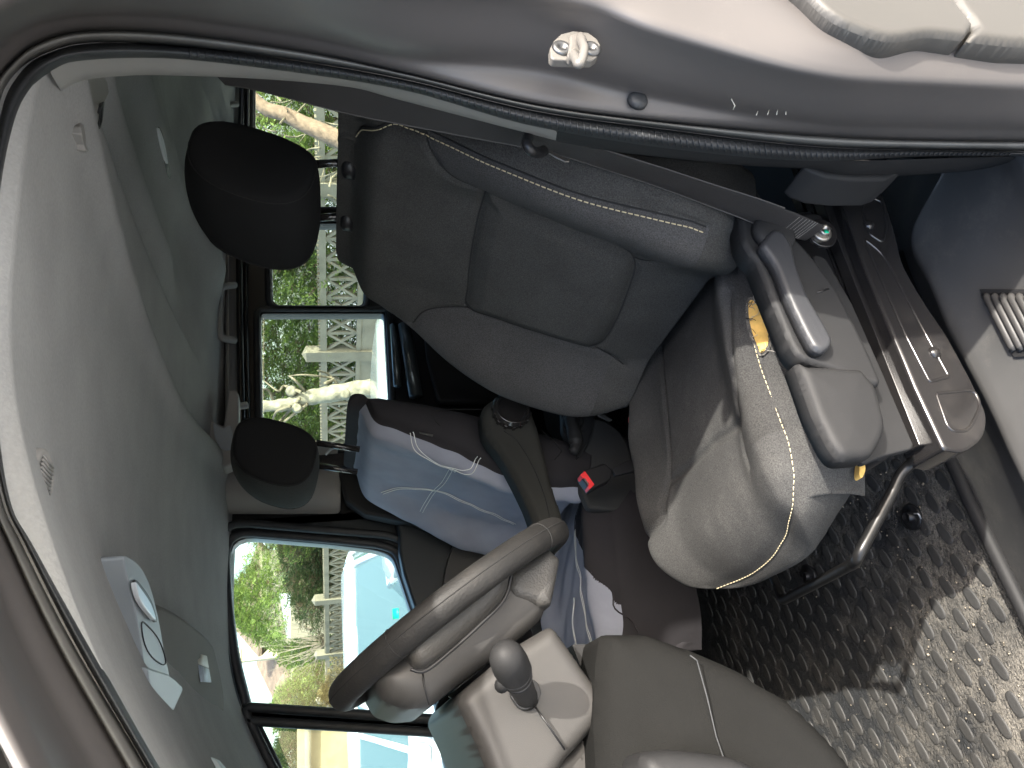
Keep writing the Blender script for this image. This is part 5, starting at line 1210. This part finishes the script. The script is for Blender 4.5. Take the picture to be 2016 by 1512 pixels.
# yard wall in the quarter window
yw = thing('garden_wall', 'sunlit beige rendered garden wall seen in the front quarter window', 'wall', tuple(at(640, 1470, 13)[:2]) + (G,))
A, B = at(585, 1418, 13), at(585, 1640, 12); A0 = np.array([A[0], A[1], G]); B0 = np.array([B[0], B[1], G])
obj('wall', [A0, B0, B, A], [(0,1,2,3)], mat('sunlit_render', (.27,.22,.125), .9, var=.2, vscale=2.5, bump=.4, bscale=20), yw, smooth=False, solid=.12)
A2, B2 = at(606, 1410, 12.85), at(606, 1640, 11.85); mb = MB(); mb.box((A2 + B2) / 2, (np.linalg.norm(B2 - A2), .08, .10), np.array([(B2-A2)/np.linalg.norm(B2-A2), np.cross([0,0,1], (B2-A2)/np.linalg.norm(B2-A2)), [0,0,1]]).T); mb.build('coping_rail', fm, yw)

# ---------- parked cars
def car(label, o, ang, col, L=4.1, Wd=1.72, Hh=1.44, parts=True):
    """o = ground point under the front axle centre, ang = heading of the nose"""
    t = thing('parked_car', label, 'car', (o[0], o[1], G), 'cars parked beside the van')
    f = np.array([math.cos(ang), math.sin(ang), 0]); s = np.array([-f[1], f[0], 0]); up = np.array([0, 0, 1.])
    T = lambda x, y, z: np.array([o[0], o[1], G]) + f * x + s * y + up * z
    pm = mat('car_paint', col, .25, coat=1.0, spec=.6); W = Wd / 2
    prof = [(.78,.35,.80),(.84,.60,.86),(.72,.78,.90),(.25,.92,.95),(-.10,.99,.96),(-.35,1.04,.97)]       # bonnet
    low = [(.8,.25),(-L+.8,.25)]
    # lower body: stations along x with half width and shoulder height
    st = [(.86,.60,.62),(.80,.74,.78),(.55,.85,.82),(0,.93,.85),(-.5,1.0,.86),(-1.6,1.02,.86),(-2.6,1.02,.85),(-L+.9,1.0,.80),(-L+.72,.7,.66)]
    rows = []
    for x, sh_, hw in st:
        hw = hw * Wd / 1.72
        r = [(hw*.96, .22), (hw, .45), (hw, sh_ - .10), (hw*.96, sh_ - .02), (hw*.6, sh_ + .03), (0, sh_ + .05)]
        r = r + [(-a, b) for a, b in r[-2::-1]]; rows.append([T(x, a, b) for a, b in r])
    V, Fc = grid(rows); n = len(rows[0]); Fc.append(tuple(range(n))); Fc.append(tuple(range((len(rows)-1)*n, len(rows)*n))[::-1])
    body = fixnormals(obj('body', V, Fc, pm, t, sub=2))
    # cabin: bottom ring, top ring
    zt_ = Hh
    bot = [(-.38, 0), (-.48, .62), (-.75, .80), (-2.9, .80), (-3.15, .60), (-3.2, 0)]; top = [(-1.15, 0), (-1.20, .48), (-1.38, .58), (-2.75, .56), (-2.95, .45), (-3.0, 0)]
    bot = bot + [(a, -b) for a, b in bot[-2:0:-1]]; top = top + [(a, -b) for a, b in top[-2:0:-1]]
    Bv = [T(a, b * Wd/1.72, 1.0 if a < -.6 else .99) for a, b in bot]; Tv = [T(a, b * Wd/1.72, zt_ - .05) for a, b in top]; T2 = [T(-2.05 + (a + 2.05) * .88, b * .85 * Wd/1.72, zt_) for a, b in top]
    N = len(Bv)
    gm_ = mat('car_glass', (.10, .16, .17), .04, spec=1.0, coat=1)
    fixnormals(obj('window', Bv + Tv, [(i, (i+1) % N, (i+1) % N + N, i + N) for i in range(N)], gm_, t))
    fixnormals(obj('roof', Tv + T2 + [T(-2.05, 0, zt_ + .01)], [(i, (i+1) % N, (i+1) % N + N, i + N) for i in range(N)] + [(i + N, (i+1) % N + N, 2*N) for i in range(N)], pm, t))
    mb = MB()
    for i in (1, 2, 3, N-1, N-2, N-3): mb.tube([Bv[i], Tv[i]], .028, 8)
    for i in range(N): mb.tube([Tv[i], Tv[(i+1) % N]], .024, 8)
    mb.build('pillar', pm, t)
    for x in (0, -2.55):
        for sg in (-1, 1):
            mb = MB(); mb.lathe(T(x, sg * (W - .02), .31), s * sg, [(.31, -.2), (.31, -.02), (.28, .01), (.20, .01)], 24); w_ = mb.build('wheel', M['rubber'], t); mb = MB(); mb.lathe(T(x, sg * (W - .015), .31), s * sg, [(.2, -.02), (.19, .012), (.05, .02)], 18); mb.build('wheel_rim', M['steel'], w_)
    for sg in (-1, 1):
        mb = MB(); mb.lathe(T(-.72, sg * (W + .02), 1.02), s * sg, [(.05, -.02), (.09, .02), (.09, .12), (.05, .17)], 16); mb.build('door_mirror', pm, t)
        mb = MB(); mb.box(T(.76, sg * .55, .62), (.16, .28, .14), np.array([f, s, up]).T); mb.build('headlight', M['lens'], t, bevel=.03)
    return t, T, s
pA = at(760, 1230, 5.0)
carA, TA, sA = car('white hatchback with pale blue windscreen and a small green sticker, parked nose towards the van', (pA[0], pA[1]), math.radians(-101), (.72, .74, .76), Hh=1.49)
q = at(781, 1209, 3.3)
mb = MB(); p_a, p_b = TA(-.40, 0, .98), TA(-1.16, 0, 1.44); nw = np.cross(p_b - p_a, sA); nw /= np.linalg.norm(nw); sp = HP(779, 1208, p_a, nw); sp = sp * .996; fw_ = (p_b - p_a) / np.linalg.norm(p_b - p_a); mb.box(sp, (.075, .075, .004), np.array([fw_, sA, nw]).T); mb.build('green_sticker', M['green'], carA)
pB = at(740, 1560, 5.6)
carB, TB, sB = car('white car furthest forward, seen in the front quarter window', (pB[0] - .5, pB[1] + .6), math.radians(-118), (.75, .76, .78))
pC = at(800, 440, 6.4)
carC, TC, sC = car('pale car with greenish windscreen seen low in the rear side window below the fence', (pC[0], pC[1]), math.radians(2), (.45, .48, .45), Hh=1.27)
